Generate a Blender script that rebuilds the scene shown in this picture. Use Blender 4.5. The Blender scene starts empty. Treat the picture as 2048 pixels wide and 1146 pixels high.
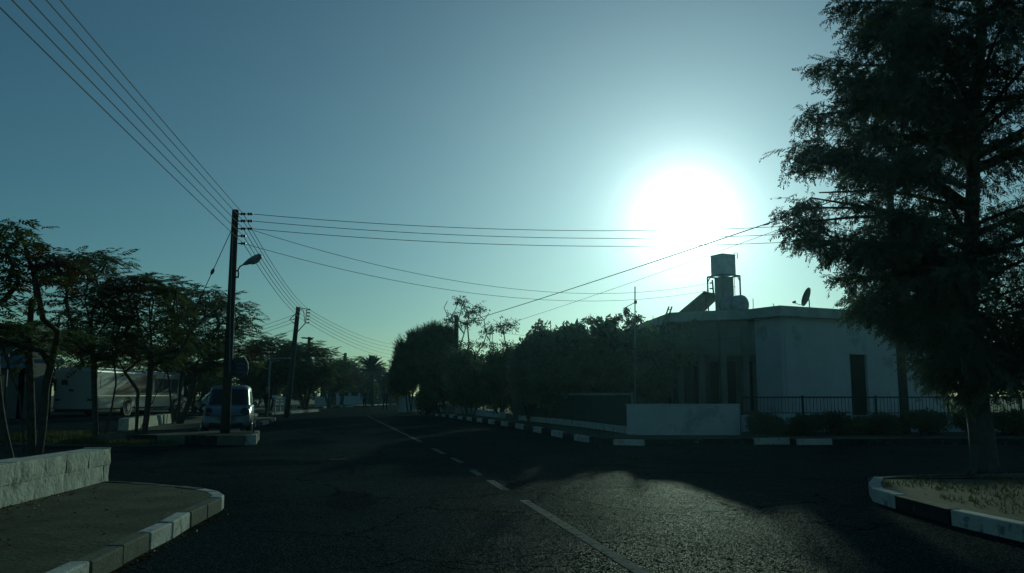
import bpy, bmesh, math, random
import numpy as np
from mathutils import Vector, Matrix, noise as mnoise

random.seed(7)
rng = np.random.default_rng(7)
SC = bpy.context.scene
COL = SC.collection
R = math.radians

# ---------------------------------------------------------------- camera
F_PX = 1650.0                                   # focal length in photo pixels (2048 wide)
PITCH = math.atan((790.0 - 573.0) / F_PX)       # horizon stands at row 790
CAM_H = 1.3
cam = bpy.data.cameras.new('camera')
cam.sensor_width = 36.0
cam.lens = F_PX / 2048.0 * 36.0
cam.clip_start = 0.1
cam.clip_end = 2000.0
camo = bpy.data.objects.new('camera', cam)
COL.objects.link(camo)
camo.location = (0, 0, CAM_H)
camo.rotation_euler = (math.pi / 2 + PITCH, 0, 0)
SC.camera = camo


def ray(px, py):
    u = (px - 1024.0) / F_PX
    v = (573.0 - py) / F_PX
    return Vector((u, math.cos(PITCH) - v * math.sin(PITCH), math.sin(PITCH) + v * math.cos(PITCH)))


def P(px, py, d):
    """point at forward distance d metres that the photo shows at (px, py)"""
    r = ray(px, py)
    return Vector((0, 0, CAM_H)) + r * (d / r.y)


def G(px, py, z=0.0):
    """point at height z that the photo shows at (px, py)"""
    r = ray(px, py)
    return Vector((0, 0, CAM_H)) + r * ((z - CAM_H) / r.z)


# ---------------------------------------------------------------- sky, sun, exposure
SUN_DIR = ray(1370, 440).normalized()
SUN_EL = math.asin(SUN_DIR.z)
SUN_AZ = math.atan2(SUN_DIR.x, SUN_DIR.y)       # to the right of the view axis

world = bpy.data.worlds.new('World')
SC.world = world
world.use_nodes = True
wn, wl = world.node_tree.nodes, world.node_tree.links
wn.clear()
w_out = wn.new('ShaderNodeOutputWorld')
w_bg = wn.new('ShaderNodeBackground')
w_sky = wn.new('ShaderNodeTexSky')
w_sky.sky_type = 'NISHITA'
w_sky.sun_disc = False
w_sky.sun_elevation = SUN_EL
w_sky.sun_rotation = SUN_AZ
w_sky.altitude = 50
w_sky.air_density = 1.0
w_sky.dust_density = 0.3
w_sky.ozone_density = 2.0
SKY_STRENGTH = 0.06
w_bg.inputs['Strength'].default_value = SKY_STRENGTH
# the camera's cold white balance, the same in every direction
w_tint = wn.new('ShaderNodeMix'); w_tint.data_type = 'RGBA'; w_tint.blend_type = 'MULTIPLY'
w_tint.inputs['Factor'].default_value = 1.0
w_tint.inputs['B'].default_value = (0.485, 0.945, 0.94, 1)
wl.new(w_sky.outputs['Color'], w_tint.inputs['A'])
# bright hazy aureole round the sun itself: falls off with the angle from the sun
w_tc = wn.new('ShaderNodeTexCoord')
w_dot = wn.new('ShaderNodeVectorMath'); w_dot.operation = 'DOT_PRODUCT'
w_dot.inputs[1].default_value = SUN_DIR
w_nrm = wn.new('ShaderNodeVectorMath'); w_nrm.operation = 'NORMALIZE'
wl.new(w_tc.outputs['Generated'], w_nrm.inputs[0])
wl.new(w_nrm.outputs[0], w_dot.inputs[0])


def wmath(op, a, b=None):
    n = wn.new('ShaderNodeMath'); n.operation = op
    for i, x in enumerate((a, b)):
        if x is None:
            continue
        if isinstance(x, (int, float)):
            n.inputs[i].default_value = x
        else:
            wl.new(x, n.inputs[i])
    return n.outputs[0]


w_ang = wmath('ARCCOSINE', wmath('MINIMUM', w_dot.outputs['Value'], 0.999999))
def lobe(amp, width, power=1.0):
    x = wmath('POWER', wmath('DIVIDE', w_ang, width), power)
    return wmath('MULTIPLY', wmath('EXPONENT', wmath('MULTIPLY', x, -1.0)), amp)
AUREOLE = [(46.0, R(2.6), 1.4, (0.98, 1.0, 0.96)), (18.6, R(8.7), 1.0, (0.69, 0.95, 1.02))]
glow = None
for a_, w_, p_, c_ in AUREOLE:
    sc_ = wn.new('ShaderNodeVectorMath'); sc_.operation = 'SCALE'
    sc_.inputs[0].default_value = c_
    wl.new(lobe(a_, w_, p_), sc_.inputs['Scale'])
    if glow is None:
        glow = sc_.outputs[0]
    else:
        ad_ = wn.new('ShaderNodeVectorMath'); ad_.operation = 'ADD'
        wl.new(glow, ad_.inputs[0]); wl.new(sc_.outputs[0], ad_.inputs[1])
        glow = ad_.outputs[0]
w_add = wn.new('ShaderNodeVectorMath'); w_add.operation = 'ADD'
wl.new(w_tint.outputs['Result'], w_add.inputs[0])
wl.new(glow, w_add.inputs[1])
wl.new(w_add.outputs[0], w_bg.inputs['Color'])
wl.new(w_bg.outputs[0], w_out.inputs['Surface'])

sun = bpy.data.lights.new('sun', 'SUN')
sun.energy = 2.0
sun.angle = R(0.55)
sun.color = (0.72, 1.0, 0.72)
suno = bpy.data.objects.new('sun', sun)
COL.objects.link(suno)
suno.rotation_euler = (-SUN_DIR).to_track_quat('-Z', 'Y').to_euler()
suno.location = SUN_DIR * 80

vs = SC.view_settings
SC.display_settings.display_device = 'sRGB'
vs.view_transform = 'Standard'
vs.look = 'None'
vs.exposure = -0.5
vs.gamma = 1.0
vs.use_curve_mapping = False
SC.render.engine = 'CYCLES'
SC.cycles.max_bounces = 6
SC.cycles.diffuse_bounces = 3
SC.cycles.glossy_bounces = 3
SC.cycles.transparent_max_bounces = 8
SC.cycles.use_denoising = True
SC.cycles.sample_clamp_indirect = 3.0


# ---------------------------------------------------------------- materials
MATS = {}
def mat(name, col, rough=0.8, var=0.2, scale=6.0, bump=0.0, bscale=40.0, metal=0.0, spec=0.3, col2=None, f2=0.5, trans=0.0, wear=None):
    m = bpy.data.materials.new(name)
    m.use_nodes = True
    n, l = m.node_tree.nodes, m.node_tree.links
    b = n['Principled BSDF']
    b.inputs['Roughness'].default_value = rough
    b.inputs['Metallic'].default_value = metal
    b.inputs['Specular IOR Level'].default_value = spec
    tc = n.new('ShaderNodeTexCoord')
    nz = n.new('ShaderNodeTexNoise')
    nz.inputs['Scale'].default_value = scale
    nz.inputs['Detail'].default_value = 6
    nz.inputs['Roughness'].default_value = 0.65
    l.new(tc.outputs['Object'], nz.inputs['Vector'])
    rp = n.new('ShaderNodeValToRGB')
    rp.color_ramp.elements[0].position = 0.3
    rp.color_ramp.elements[1].position = 0.7
    lo = tuple(c * (1 - var) for c in col)
    hi = tuple(min(0.9, c * (1 + var)) for c in (col2 or col))
    rp.color_ramp.elements[0].color = (*lo, 1)
    rp.color_ramp.elements[1].color = (*hi, 1)
    l.new(nz.outputs['Fac'], rp.inputs['Fac'])
    cout = rp.outputs['Color']
    if wear:                                    # (colour, scale, threshold): irregular stains and flaking
        n2 = n.new('ShaderNodeTexNoise'); n2.inputs['Scale'].default_value = wear[1]; n2.inputs['Detail'].default_value = 8
        n2.inputs['Roughness'].default_value = 0.7
        l.new(tc.outputs['Object'], n2.inputs['Vector'])
        r2 = n.new('ShaderNodeValToRGB')
        r2.color_ramp.elements[0].position = wear[2]
        r2.color_ramp.elements[1].position = wear[2] + 0.08
        l.new(n2.outputs['Fac'], r2.inputs['Fac'])
        mx = n.new('ShaderNodeMix'); mx.data_type = 'RGBA'
        l.new(r2.outputs['Color'], mx.inputs['Factor'])
        l.new(cout, mx.inputs['A'])
        mx.inputs['B'].default_value = (*wear[0], 1)
        cout = mx.outputs['Result']
    l.new(cout, b.inputs['Base Color'])
    if bump:
        nb = n.new('ShaderNodeTexNoise'); nb.inputs['Scale'].default_value = bscale; nb.inputs['Detail'].default_value = 5
        l.new(tc.outputs['Object'], nb.inputs['Vector'])
        bp = n.new('ShaderNodeBump'); bp.inputs['Strength'].default_value = bump; bp.inputs['Distance'].default_value = 0.02
        l.new(nb.outputs['Fac'], bp.inputs['Height'])
        l.new(bp.outputs['Normal'], b.inputs['Normal'])
    if trans:
        tr = n.new('ShaderNodeBsdfTranslucent')
        l.new(cout, tr.inputs['Color'])
        ms = n.new('ShaderNodeMixShader'); ms.inputs['Fac'].default_value = trans
        out = n['Material Output']
        l.new(b.outputs[0], ms.inputs[1]); l.new(tr.outputs[0], ms.inputs[2])
        l.new(ms.outputs[0], out.inputs['Surface'])
    MATS[name] = m
    return m


def asphalt(name='asphalt', base=(0.018, 0.029, 0.031), gloss=0.018):
    m = mat(name, base, rough=0.85, var=0.25, scale=0.45, spec=0.025)
    n, l = m.node_tree.nodes, m.node_tree.links
    b = n['Principled BSDF']
    tc = n['Texture Coordinate']
    vo = n.new('ShaderNodeTexVoronoi'); vo.inputs['Scale'].default_value = 125
    l.new(tc.outputs['Object'], vo.inputs['Vector'])
    nz = n.new('ShaderNodeTexNoise'); nz.inputs['Scale'].default_value = 170; nz.inputs['Detail'].default_value = 4
    l.new(tc.outputs['Object'], nz.inputs['Vector'])
    ad = n.new('ShaderNodeMath'); ad.operation = 'ADD'
    l.new(vo.outputs['Distance'], ad.inputs[0]); l.new(nz.outputs['Fac'], ad.inputs[1])
    bp = n.new('ShaderNodeBump'); bp.inputs['Strength'].default_value = 0.6; bp.inputs['Distance'].default_value = 0.004
    l.new(ad.outputs[0], bp.inputs['Height'])
    l.new(bp.outputs['Normal'], b.inputs['Normal'])
    # stones of different colour in the binder
    rp = [x for x in n if x.type == 'VALTORGB'][0]
    r2 = n.new('ShaderNodeValToRGB')
    r2.color_ramp.elements[0].color = (0.4, 0.4, 0.4, 1); r2.color_ramp.elements[1].color = (2.2, 2.2, 2.2, 1)
    r2.color_ramp.elements[0].position = 0.35; r2.color_ramp.elements[1].position = 0.95
    l.new(vo.outputs['Color'], r2.inputs['Fac'])
    mx = n.new('ShaderNodeMix'); mx.data_type = 'RGBA'; mx.blend_type = 'MULTIPLY'; mx.inputs['Factor'].default_value = 0.8
    l.new(rp.outputs['Color'], mx.inputs['A']); l.new(r2.outputs['Color'], mx.inputs['B'])
    l.new(mx.outputs['Result'], b.inputs['Base Color'])
    # only polished stones and worn tracks are glossy
    n3 = n.new('ShaderNodeTexNoise'); n3.inputs['Scale'].default_value = 0.5; n3.inputs['Detail'].default_value = 6
    l.new(tc.outputs['Object'], n3.inputs['Vector'])
    sep = n.new('ShaderNodeSeparateColor'); l.new(vo.outputs['Color'], sep.inputs[0])
    mr = n.new('ShaderNodeMapRange'); mr.inputs['From Min'].default_value = 0.80; mr.inputs['From Max'].default_value = 0.86
    mr.inputs['To Min'].default_value = 0.0; mr.inputs['To Max'].default_value = gloss
    l.new(sep.outputs['Green'], mr.inputs['Value'])
    mu = n.new('ShaderNodeMath'); mu.operation = 'MULTIPLY'
    l.new(mr.outputs['Result'], mu.inputs[0])
    m3 = n.new('ShaderNodeMapRange'); m3.inputs['From Min'].default_value = .3; m3.inputs['From Max'].default_value = .7; m3.inputs['To Min'].default_value = .55; m3.inputs['To Max'].default_value = 1.3
    l.new(n3.outputs['Fac'], m3.inputs['Value']); l.new(m3.outputs['Result'], mu.inputs[1])
    l.new(mu.outputs[0], b.inputs['Specular IOR Level'])
    b.inputs['Roughness'].default_value = 0.55
    # fine cracks: cells of a distorted Voronoi
    vc = n.new('ShaderNodeTexVoronoi'); vc.feature = 'DISTANCE_TO_EDGE'; vc.inputs['Scale'].default_value = 0.42
    nd = n.new('ShaderNodeTexNoise'); nd.inputs['Scale'].default_value = 1.4; nd.inputs['Detail'].default_value = 6
    l.new(tc.outputs['Object'], nd.inputs['Vector'])
    va = n.new('ShaderNodeVectorMath'); va.operation = 'ADD'
    l.new(tc.outputs['Object'], va.inputs[0]); l.new(nd.outputs['Color'], va.inputs[1]); l.new(va.outputs[0], vc.inputs['Vector'])
    rc_ = n.new('ShaderNodeValToRGB')
    rc_.color_ramp.elements[0].position = 0.004; rc_.color_ramp.elements[1].position = 0.012
    rc_.color_ramp.elements[0].color = (0.35, 0.35, 0.35, 1); rc_.color_ramp.elements[1].color = (1, 1, 1, 1)
    l.new(vc.outputs['Distance'], rc_.inputs['Fac'])
    mc = n.new('ShaderNodeMix'); mc.data_type = 'RGBA'; mc.blend_type = 'MULTIPLY'; mc.inputs['Factor'].default_value = 1.0
    l.new(mx.outputs['Result'], mc.inputs['A']); l.new(rc_.outputs['Color'], mc.inputs['B'])
    l.new(mc.outputs['Result'], b.inputs['Base Color'])
    return m


asphalt()
mat('dirt', (0.095, 0.09, 0.068), rough=0.95, spec=0.06, var=0.35, scale=1.5, bump=0.4, bscale=30)
mat('paving', (0.066, 0.072, 0.052), rough=0.92, spec=0.06, var=0.45, scale=2.1, bump=0.6, bscale=22, wear=((0.045, 0.046, 0.038), 2.2, 0.55))
mat('white_kerb', (0.47, 0.48, 0.44), rough=0.8, spec=0.06, var=0.15, scale=5, bump=0.4, bscale=35, wear=((0.20, 0.20, 0.18), 6, 0.53))
mat('grey_kerb', (0.115, 0.125, 0.10), rough=0.85, spec=0.06, var=0.3, scale=6, bump=0.4, bscale=35, wear=((0.09, 0.09, 0.08), 6, 0.6))
mat('black_kerb', (0.03, 0.032, 0.034), rough=0.75, spec=0.06, var=0.3, scale=6, bump=0.4, bscale=35, wear=((0.11, 0.11, 0.10), 7, 0.56))
mat('whitewash', (0.48, 0.49, 0.42), rough=0.88, spec=0.06, var=0.12, scale=5, bump=0.7, bscale=18, wear=((0.22, 0.22, 0.18), 4, 0.56))
mat('mortar', (0.40, 0.41, 0.36), rough=0.95, spec=0.06, var=0.2, scale=8, bump=0.5, bscale=30)
mat('road_paint', (0.15, 0.165, 0.16), rough=0.9, spec=0.015, var=0.25, scale=9, bump=0.4, bscale=70, wear=((0.045, 0.045, 0.045), 11, 0.5))
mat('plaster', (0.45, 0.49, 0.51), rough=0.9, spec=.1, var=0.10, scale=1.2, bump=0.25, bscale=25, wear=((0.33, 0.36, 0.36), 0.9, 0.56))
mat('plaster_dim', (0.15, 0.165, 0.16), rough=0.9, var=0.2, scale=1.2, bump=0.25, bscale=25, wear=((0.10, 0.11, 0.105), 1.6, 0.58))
mat('roof_concrete', (0.34, 0.36, 0.35), rough=0.9, var=0.2, scale=2, bump=0.3, bscale=20, wear=((0.2, 0.21, 0.2), 3, 0.6))
mat('blue_plaster', (0.42, 0.47, 0.52), rough=0.9, var=0.12, scale=1.2, bump=0.2, bscale=20)
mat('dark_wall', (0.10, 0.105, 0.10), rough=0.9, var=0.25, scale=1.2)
mat('brown_door', (0.022, 0.020, 0.017), rough=0.9, var=0.3, scale=4, spec=0.08)
mat('glass_dark', (0.02, 0.024, 0.028), rough=0.08, var=0.1, scale=2, spec=0.6)
mat('pole_wood', (0.055, 0.048, 0.04), rough=0.85, var=0.35, scale=9, bump=0.5, bscale=30)
mat('galvanised', (0.22, 0.24, 0.25), rough=0.5, var=0.25, scale=6, metal=0.5)
mat('lamp_grey', (0.20, 0.22, 0.23), rough=0.5, var=0.2, scale=6)
mat('tank_metal', (0.62, 0.66, 0.66), rough=0.55, var=0.2, scale=3, metal=0.3, wear=((0.26, 0.26, 0.25), 4, 0.62))
mat('drum_metal', (0.36, 0.39, 0.40), rough=0.5, var=0.2, scale=3, metal=0.3, wear=((0.25, 0.2, 0.16), 5, 0.64))
mat('ceramic', (0.05, 0.045, 0.045), rough=0.3, var=0.2, scale=5, spec=0.5)
mat('wire_black', (0.03, 0.03, 0.032), rough=0.6, var=0.2, scale=5)
mat('iron', (0.02, 0.022, 0.024), rough=0.55, var=0.3, scale=8)
mat('fence_green', (0.030, 0.040, 0.034), rough=0.85, var=0.35, scale=4, bump=0.3, bscale=20)
mat('solar_glass', (0.02, 0.025, 0.035), rough=0.25, var=0.15, scale=3, spec=0.5)
mat('dish_grey', (0.05, 0.055, 0.06), rough=0.6, var=0.2, scale=4)
mat('bark', (0.075, 0.062, 0.05), rough=0.9, var=0.4, scale=9, bump=0.7, bscale=26)
mat('bark_pale', (0.075, 0.072, 0.07), rough=0.9, var=0.35, scale=8, bump=0.7, bscale=20)
mat('leaf_melia', (0.06, 0.10, 0.04), rough=0.6, var=0.4, scale=1.5, col2=(0.09, 0.12, 0.04), trans=0.35)
mat('leaf_rust', (0.10, 0.06, 0.025), rough=0.7, var=0.4, scale=2, trans=0.25)
mat('leaf_cypress', (0.06, 0.095, 0.07), rough=0.75, var=0.4, scale=1.5, col2=(0.075, 0.11, 0.07), trans=0.2)
mat('leaf_bush', (0.06, 0.095, 0.05), rough=0.65, var=0.4, scale=2, col2=(0.09, 0.11, 0.05), trans=0.3)
mat('leaf_vine', (0.09, 0.13, 0.085), rough=0.6, var=0.4, scale=2, col2=(0.13, 0.16, 0.10), trans=0.4)
mat('leaf_vine_pale', (0.17, 0.21, 0.15), rough=0.6, var=0.3, scale=2, trans=0.4)
mat('leaf_palm', (0.045, 0.06, 0.03), rough=0.6, var=0.3, scale=2, trans=0.15)
mat('grass', (0.06, 0.085, 0.025), rough=0.8, var=0.4, scale=1.5, col2=(0.10, 0.095, 0.035), trans=0.25)
mat('car_blue', (0.12, 0.16, 0.21), rough=0.22, var=0.04, scale=2, spec=0.6)
mat('rubber', (0.02, 0.02, 0.02), rough=0.85, var=0.2, scale=8)
mat('plastic_black', (0.02, 0.021, 0.022), rough=0.5, var=0.2, scale=8)
mat('chrome', (0.5, 0.52, 0.53), rough=0.2, var=0.1, scale=4, metal=1.0)
mat('lens', (0.25, 0.27, 0.28), rough=0.12, var=0.15, scale=9, spec=0.6)
mat('plate_white', (0.10, 0.105, 0.10), rough=0.5, var=0.05)
mat('bus_white', (0.30, 0.33, 0.31), rough=0.35, var=0.06, scale=1.5, spec=0.5)
mat('coach_glass', (0.03, 0.038, 0.045), rough=0.55, var=0.2, scale=2, spec=0.15)
mat('bus_red', (0.16, 0.035, 0.03), rough=0.4, var=0.2, scale=3)
mat('red_lens', (0.12, 0.015, 0.012), rough=0.3, var=0.2)
mat('van_white', (0.5, 0.53, 0.5), rough=0.3, var=0.06, spec=0.5)
mat('sign_blue', (0.05, 0.15, 0.30), rough=0.5, var=0.2, scale=3, wear=((0.25, 0.33, 0.4), 5, 0.62))
mat('sign_grey', (0.06, 0.08, 0.11), rough=0.6, var=0.15, scale=5)
mat('sign_pale', (0.11, 0.14, 0.16), rough=0.6, var=0.15, scale=5)
mat('awning', (0.05, 0.09, 0.12), rough=0.8, var=0.25, scale=3)
mat('pale_paint', (0.45, 0.48, 0.46), rough=0.7, var=0.15, scale=6)
mat('post_grey', (0.22, 0.24, 0.23), rough=0.7, var=0.2, scale=6)
mat('skin', (0.24, 0.15, 0.11), rough=0.6, var=0.1, scale=8)
mat('cloth_black', (0.018, 0.019, 0.022), rough=0.9, var=0.25, scale=8)
mat('cloth_grey', (0.05, 0.055, 0.06), rough=0.9, var=0.25, scale=8)
mat('cloth_blue', (0.03, 0.045, 0.08), rough=0.9, var=0.25, scale=8)
mat('hair_grey', (0.22, 0.21, 0.2), rough=0.8, var=0.25, scale=20)
mat('hair_dark', (0.02, 0.017, 0.015), rough=0.7, var=0.25, scale=20)
mat('eye_dark', (0.02, 0.015, 0.012), rough=0.2, var=0.1)
mat('paper', (0.6, 0.6, 0.56), rough=0.8, var=0.05)


# ---------------------------------------------------------------- mesh helpers
OFF = {}


class MB:
    def __init__(s):
        s.v = []; s.f = []

    def add(s, vs, fs):
        b = len(s.v)
        s.v += [tuple(p) for p in vs]
        s.f += [tuple(b + i for i in f) for f in fs]
        return s

    def hexa(s, b, t):
        """b, t: four bottom and four top points in the same order"""
        return s.add(list(b) + list(t), [(3, 2, 1, 0), (4, 5, 6, 7), (0, 1, 5, 4), (1, 2, 6, 5), (2, 3, 7, 6), (3, 0, 4, 7)])

    def box(s, lo, hi):
        (a, b, c), (d, e, f) = lo, hi
        return s.hexa([(a, b, c), (d, b, c), (d, e, c), (a, e, c)], [(a, b, f), (d, b, f), (d, e, f), (a, e, f)])

    def beam(s, p, q, w, h, up=(0, 0, 1)):
        p, q = Vector(p), Vector(q)
        d = (q - p).normalized()
        sd = d.cross(Vector(up))
        if sd.length < 1e-4:
            sd = d.cross(Vector((0, 1, 0)))
        sd.normalize()
        u = sd.cross(d)
        a = [p + sd * x * w / 2 + u * y * h / 2 for x, y in ((-1, -1), (1, -1), (1, 1), (-1, 1))]
        b = [x + (q - p) for x in a]
        return s.add(a + b, [(3, 2, 1, 0), (4, 5, 6, 7), (0, 1, 5, 4), (1, 2, 6, 5), (2, 3, 7, 6), (3, 0, 4, 7)])

    def tube(s, pts, rad, n=8, cap=True):
        pts = [Vector(p) for p in pts]
        if not hasattr(rad, '__len__'):
            rad = [rad] * len(pts)
        ref = None
        rings = []
        for i, p in enumerate(pts):
            d = (pts[min(i + 1, len(pts) - 1)] - pts[max(i - 1, 0)])
            d = d.normalized() if d.length > 1e-9 else Vector((0, 0, 1))
            if ref is None:
                ref = Vector((1, 0, 0)) if abs(d.x) < 0.8 else Vector((0, 1, 0))
            a = (ref - d * ref.dot(d))
            if a.length < 1e-5:
                a = d.orthogonal()
            a.normalize(); ref = a
            b = d.cross(a)
            rings.append([p + (a * math.cos(2 * math.pi * k / n) + b * math.sin(2 * math.pi * k / n)) * rad[i] for k in range(n)])
        vs = [x for r in rings for x in r]
        fs = []
        for i in range(len(pts) - 1):
            for k in range(n):
                fs.append((i * n + k, i * n + (k + 1) % n, (i + 1) * n + (k + 1) % n, (i + 1) * n + k))
        if cap:
            fs.append(tuple(range(n))[::-1]); fs.append(tuple((len(pts) - 1) * n + k for k in range(n)))
        return s.add(vs, fs)

    def prism(s, poly, z0, z1):
        n = len(poly)
        vs = [(p[0], p[1], z0) for p in poly] + [(p[0], p[1], z1) for p in poly]
        fs = [tuple(range(n))[::-1], tuple(range(n, 2 * n))] + [(i, (i + 1) % n, n + (i + 1) % n, n + i) for i in range(n)]
        return s.add(vs, fs)

    def ellipsoid(s, c, r, nu=12, nv=8, M=None):
        vs = []
        for j in range(nv + 1):
            t = math.pi * j / nv
            for i in range(nu):
                a = 2 * math.pi * i / nu
                p = Vector((r[0] * math.sin(t) * math.cos(a), r[1] * math.sin(t) * math.sin(a), r[2] * math.cos(t)))
                if M:
                    p = M @ p
                vs.append(p + Vector(c))
        fs = []
        for j in range(nv):
            for i in range(nu):
                fs.append((j * nu + i, (j + 1) * nu + i, (j + 1) * nu + (i + 1) % nu, j * nu + (i + 1) % nu))
        return s.add(vs, fs)

    def build(s, name, material, parent=None, world=True, origin=None, smooth=False, bevel=0.0, seg=2):
        off = Vector((0, 0, 0))
        if parent is not None:
            if world:
                off = OFF.get(parent.name, Vector((0, 0, 0)))
        elif origin is not None:
            off = Vector(origin)
        me = bpy.data.meshes.new(name)
        me.from_pydata([(x - off.x, y - off.y, z - off.z) for x, y, z in s.v], [], s.f)
        me.validate()
        bm = bmesh.new(); bm.from_mesh(me)
        bmesh.ops.recalc_face_normals(bm, faces=bm.faces)
        bm.to_mesh(me); bm.free()
        o = bpy.data.objects.new(name, me)
        COL.objects.link(o)
        me.materials.append(MATS[material] if isinstance(material, str) else material)
        if parent is not None:
            o.parent = parent
        else:
            o.location = off
        OFF[o.name] = off
        if smooth:
            for p in me.polygons:
                p.use_smooth = True
        if bevel:
            b = o.modifiers.new('bevel', 'BEVEL'); b.width = bevel; b.segments = seg; b.limit_method = 'ANGLE'; b.angle_limit = R(40)
        return o


def tag(o, label, cat, group=None):
    o['label'] = label; o['category'] = cat
    if group:
        o['group'] = group
    return o


def thing(name, label, cat, loc=(0, 0, 0), rz=0.0, group=None):
    o = bpy.data.objects.new(name, None)
    COL.objects.link(o)
    o.empty_display_size = 0.2
    o.location = loc
    o.rotation_euler = (0, 0, rz)
    OFF[o.name] = Vector(loc)
    return tag(o, label, cat, group)


def struct(o):
    o['kind'] = 'structure'
    return o


def copy_mesh_obj(src, parent, loc, rz=0.0, scale=None, material=None):
    c = bpy.data.objects.new(src.name.split('.')[0], src.data)
    COL.objects.link(c)
    c.parent = parent
    c.location = loc
    c.rotation_euler = (0, 0, rz)
    if scale:
        c.scale = scale
    return c


def np_mesh(name, V, Fq, material, parent=None, mids=None, mats=None):
    """V (n,3) and Fq (m,k) numpy arrays, all faces with k corners"""
    me = bpy.data.meshes.new(name)
    off = OFF.get(parent.name, Vector((0, 0, 0))) if parent is not None else Vector((0, 0, 0))
    V = V - np.array([off.x, off.y, off.z])
    k = Fq.shape[1]
    me.vertices.add(len(V)); me.vertices.foreach_set('co', V.astype(np.float32).ravel())
    me.loops.add(Fq.size); me.loops.foreach_set('vertex_index', Fq.astype(np.int32).ravel())
    me.polygons.add(len(Fq)); me.polygons.foreach_set('loop_start', (np.arange(len(Fq)) * k).astype(np.int32))
    me.polygons.foreach_set('loop_total', np.full(len(Fq), k, np.int32))
    for m in (mats or [material]):
        me.materials.append(MATS[m])
    if mids is not None:
        me.polygons.foreach_set('material_index', mids.astype(np.int32))
    me.update(calc_edges=True)
    o = bpy.data.objects.new(name, me)
    COL.objects.link(o)
    if parent is not None:
        o.parent = parent
    OFF[o.name] = off
    return o


# ================================================================= THE SETTING
# ground: one sheet to the horizon
struct(MB().add([(-700, -200, -0.06), (700, -200, -0.06), (700, 1500, -0.06), (-700, 1500, -0.06)], [(0, 1, 2, 3)]).build('ground', 'dirt'))


def cr(pts, n):
    """Catmull-Rom through 2-D or 3-D points"""
    pts = [Vector(p) for p in pts]
    ext = [pts[0] * 2 - pts[1]] + pts + [pts[-1] * 2 - pts[-2]]
    out = []
    for i in range(1, len(ext) - 2):
        p0, p1, p2, p3 = ext[i - 1:i + 3]
        for k in range(n):
            t = k / n
            out.append(0.5 * ((2 * p1) + (p2 - p0) * t + (2 * p0 - 5 * p1 + 4 * p2 - p3) * t * t + (3 * p1 - p0 - 3 * p2 + p3) * t ** 3))
    out.append(pts[-1])
    return out


RIGHT_EDGE = [(2.35, 22.2), (1.85, 24.0), (0.75, 29.5), (-0.5, 35.8), (-1.85, 41.5), (-4.6, 52.3), (-8.0, 66), (-10.0, 82), (-9.0, 105), (-4, 130), (6, 155)]
LEFT_EDGE = [(-13.2, 51), (-15.2, 60), (-16.6, 70), (-18.2, 82), (-19.3, 95), (-19.0, 110), (-17.0, 128), (-10, 150), (0, 170)]


def edge_x(edge, y):
    for (x0, y0), (x1, y1) in zip(edge, edge[1:]):
        if y0 <= y <= y1:
            return x0 + (x1 - x0) * (y - y0) / (y1 - y0)
    return edge[0][0] if y < edge[0][1] else edge[-1][0]


rb = MB()
rb.add([(-45, -30, 0), (60, -30, 0), (60, 22.2, 0), (-45, 22.2, 0)], [(0, 1, 2, 3)])
ys = [22.2, 24, 29.5, 35.8, 41.5, 52.3, 66]
for a, b in zip(ys, ys[1:]):
    rb.add([(-45, a, 0), (edge_x(RIGHT_EDGE, a), a, 0), (edge_x(RIGHT_EDGE, b), b, 0), (-45, b, 0)], [(0, 1, 2, 3)])
ys = [66, 70, 76, 82, 88, 95, 102, 110, 120, 130, 140, 150]
for a, b in zip(ys, ys[1:]):
    rb.add([(edge_x(LEFT_EDGE, a) - .3, a, 0), (edge_x(RIGHT_EDGE, a) + .3, a, 0), (edge_x(RIGHT_EDGE, b) + .3, b, 0), (edge_x(LEFT_EDGE, b) - .3, b, 0)], [(0, 1, 2, 3)])
road = struct(rb.build('road', 'asphalt'))

# painted centre line: one long line in front, dashes, then a long line again
def stripe(p, q, w=0.11):
    p, q = Vector((p[0], p[1], 0)), Vector((q[0], q[1], 0))
    n_ = max(1, int((q - p).length / 1.5))
    sd = Vector((-(q - p).y, (q - p).x, 0)).normalized() * (w / 2)
    m = MB()
    pts = [p + (q - p) * (i / n_) for i in range(n_ + 1)]
    vs = []
    for i, c in enumerate(pts):
        vs += [c + sd + Vector((0, 0, 0.004)), c - sd + Vector((0, 0, 0.004))]
    m.add(vs, [(2 * i, 2 * i + 1, 2 * i + 3, 2 * i + 2) for i in range(n_)])
    return m.build('lane_marking', 'road_paint', road)
stripe((2.0, 0.8), G(1048, 1001), 0.115)
for a, b in (((1012, 981), (980, 961)), ((960, 951), (944, 940)), ((924, 926), (904, 916)), ((888, 908), (866, 897)), ((842, 884), (735, 832))):
    stripe(G(*a), G(*b), 0.12)
stripe(G(662, 919), G(692, 918), 0.09)


# patched and oil-darkened places in the surface: irregular thin sheets
asphalt('patch_dark', (0.012, 0.019, 0.020), 0.015)
asphalt('patch_grey', (0.023, 0.036, 0.038), 0.018)
def patch(c, rx, ry, mt, seed, square=False, rz=.2):
    r = random.Random(seed)
    n_ = 4 if square else 26
    pts = []
    for i in range(n_):
        a = 2 * math.pi * (i + (.5 if square else 0)) / n_
        k = 1.0 if square else 1 + .45 * mnoise.noise(Vector((math.cos(a) * 1.5, math.sin(a) * 1.5, seed)))
        x, y = math.cos(a) * rx * k * (1.41 if square else 1), math.sin(a) * ry * k * (1.41 if square else 1)
        pts.append((c[0] + x * math.cos(rz) - y * math.sin(rz), c[1] + x * math.sin(rz) + y * math.cos(rz), .004))
    return MB().add(pts, [tuple(range(n_))]).build('asphalt_patch', mt, road)
q_ = G(540, 926); patch((q_.x, q_.y), 1.3, .7, 'patch_dark', 2)
q_ = G(700, 1000); patch((q_.x, q_.y), .35, .9, 'patch_dark', 5)
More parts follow.
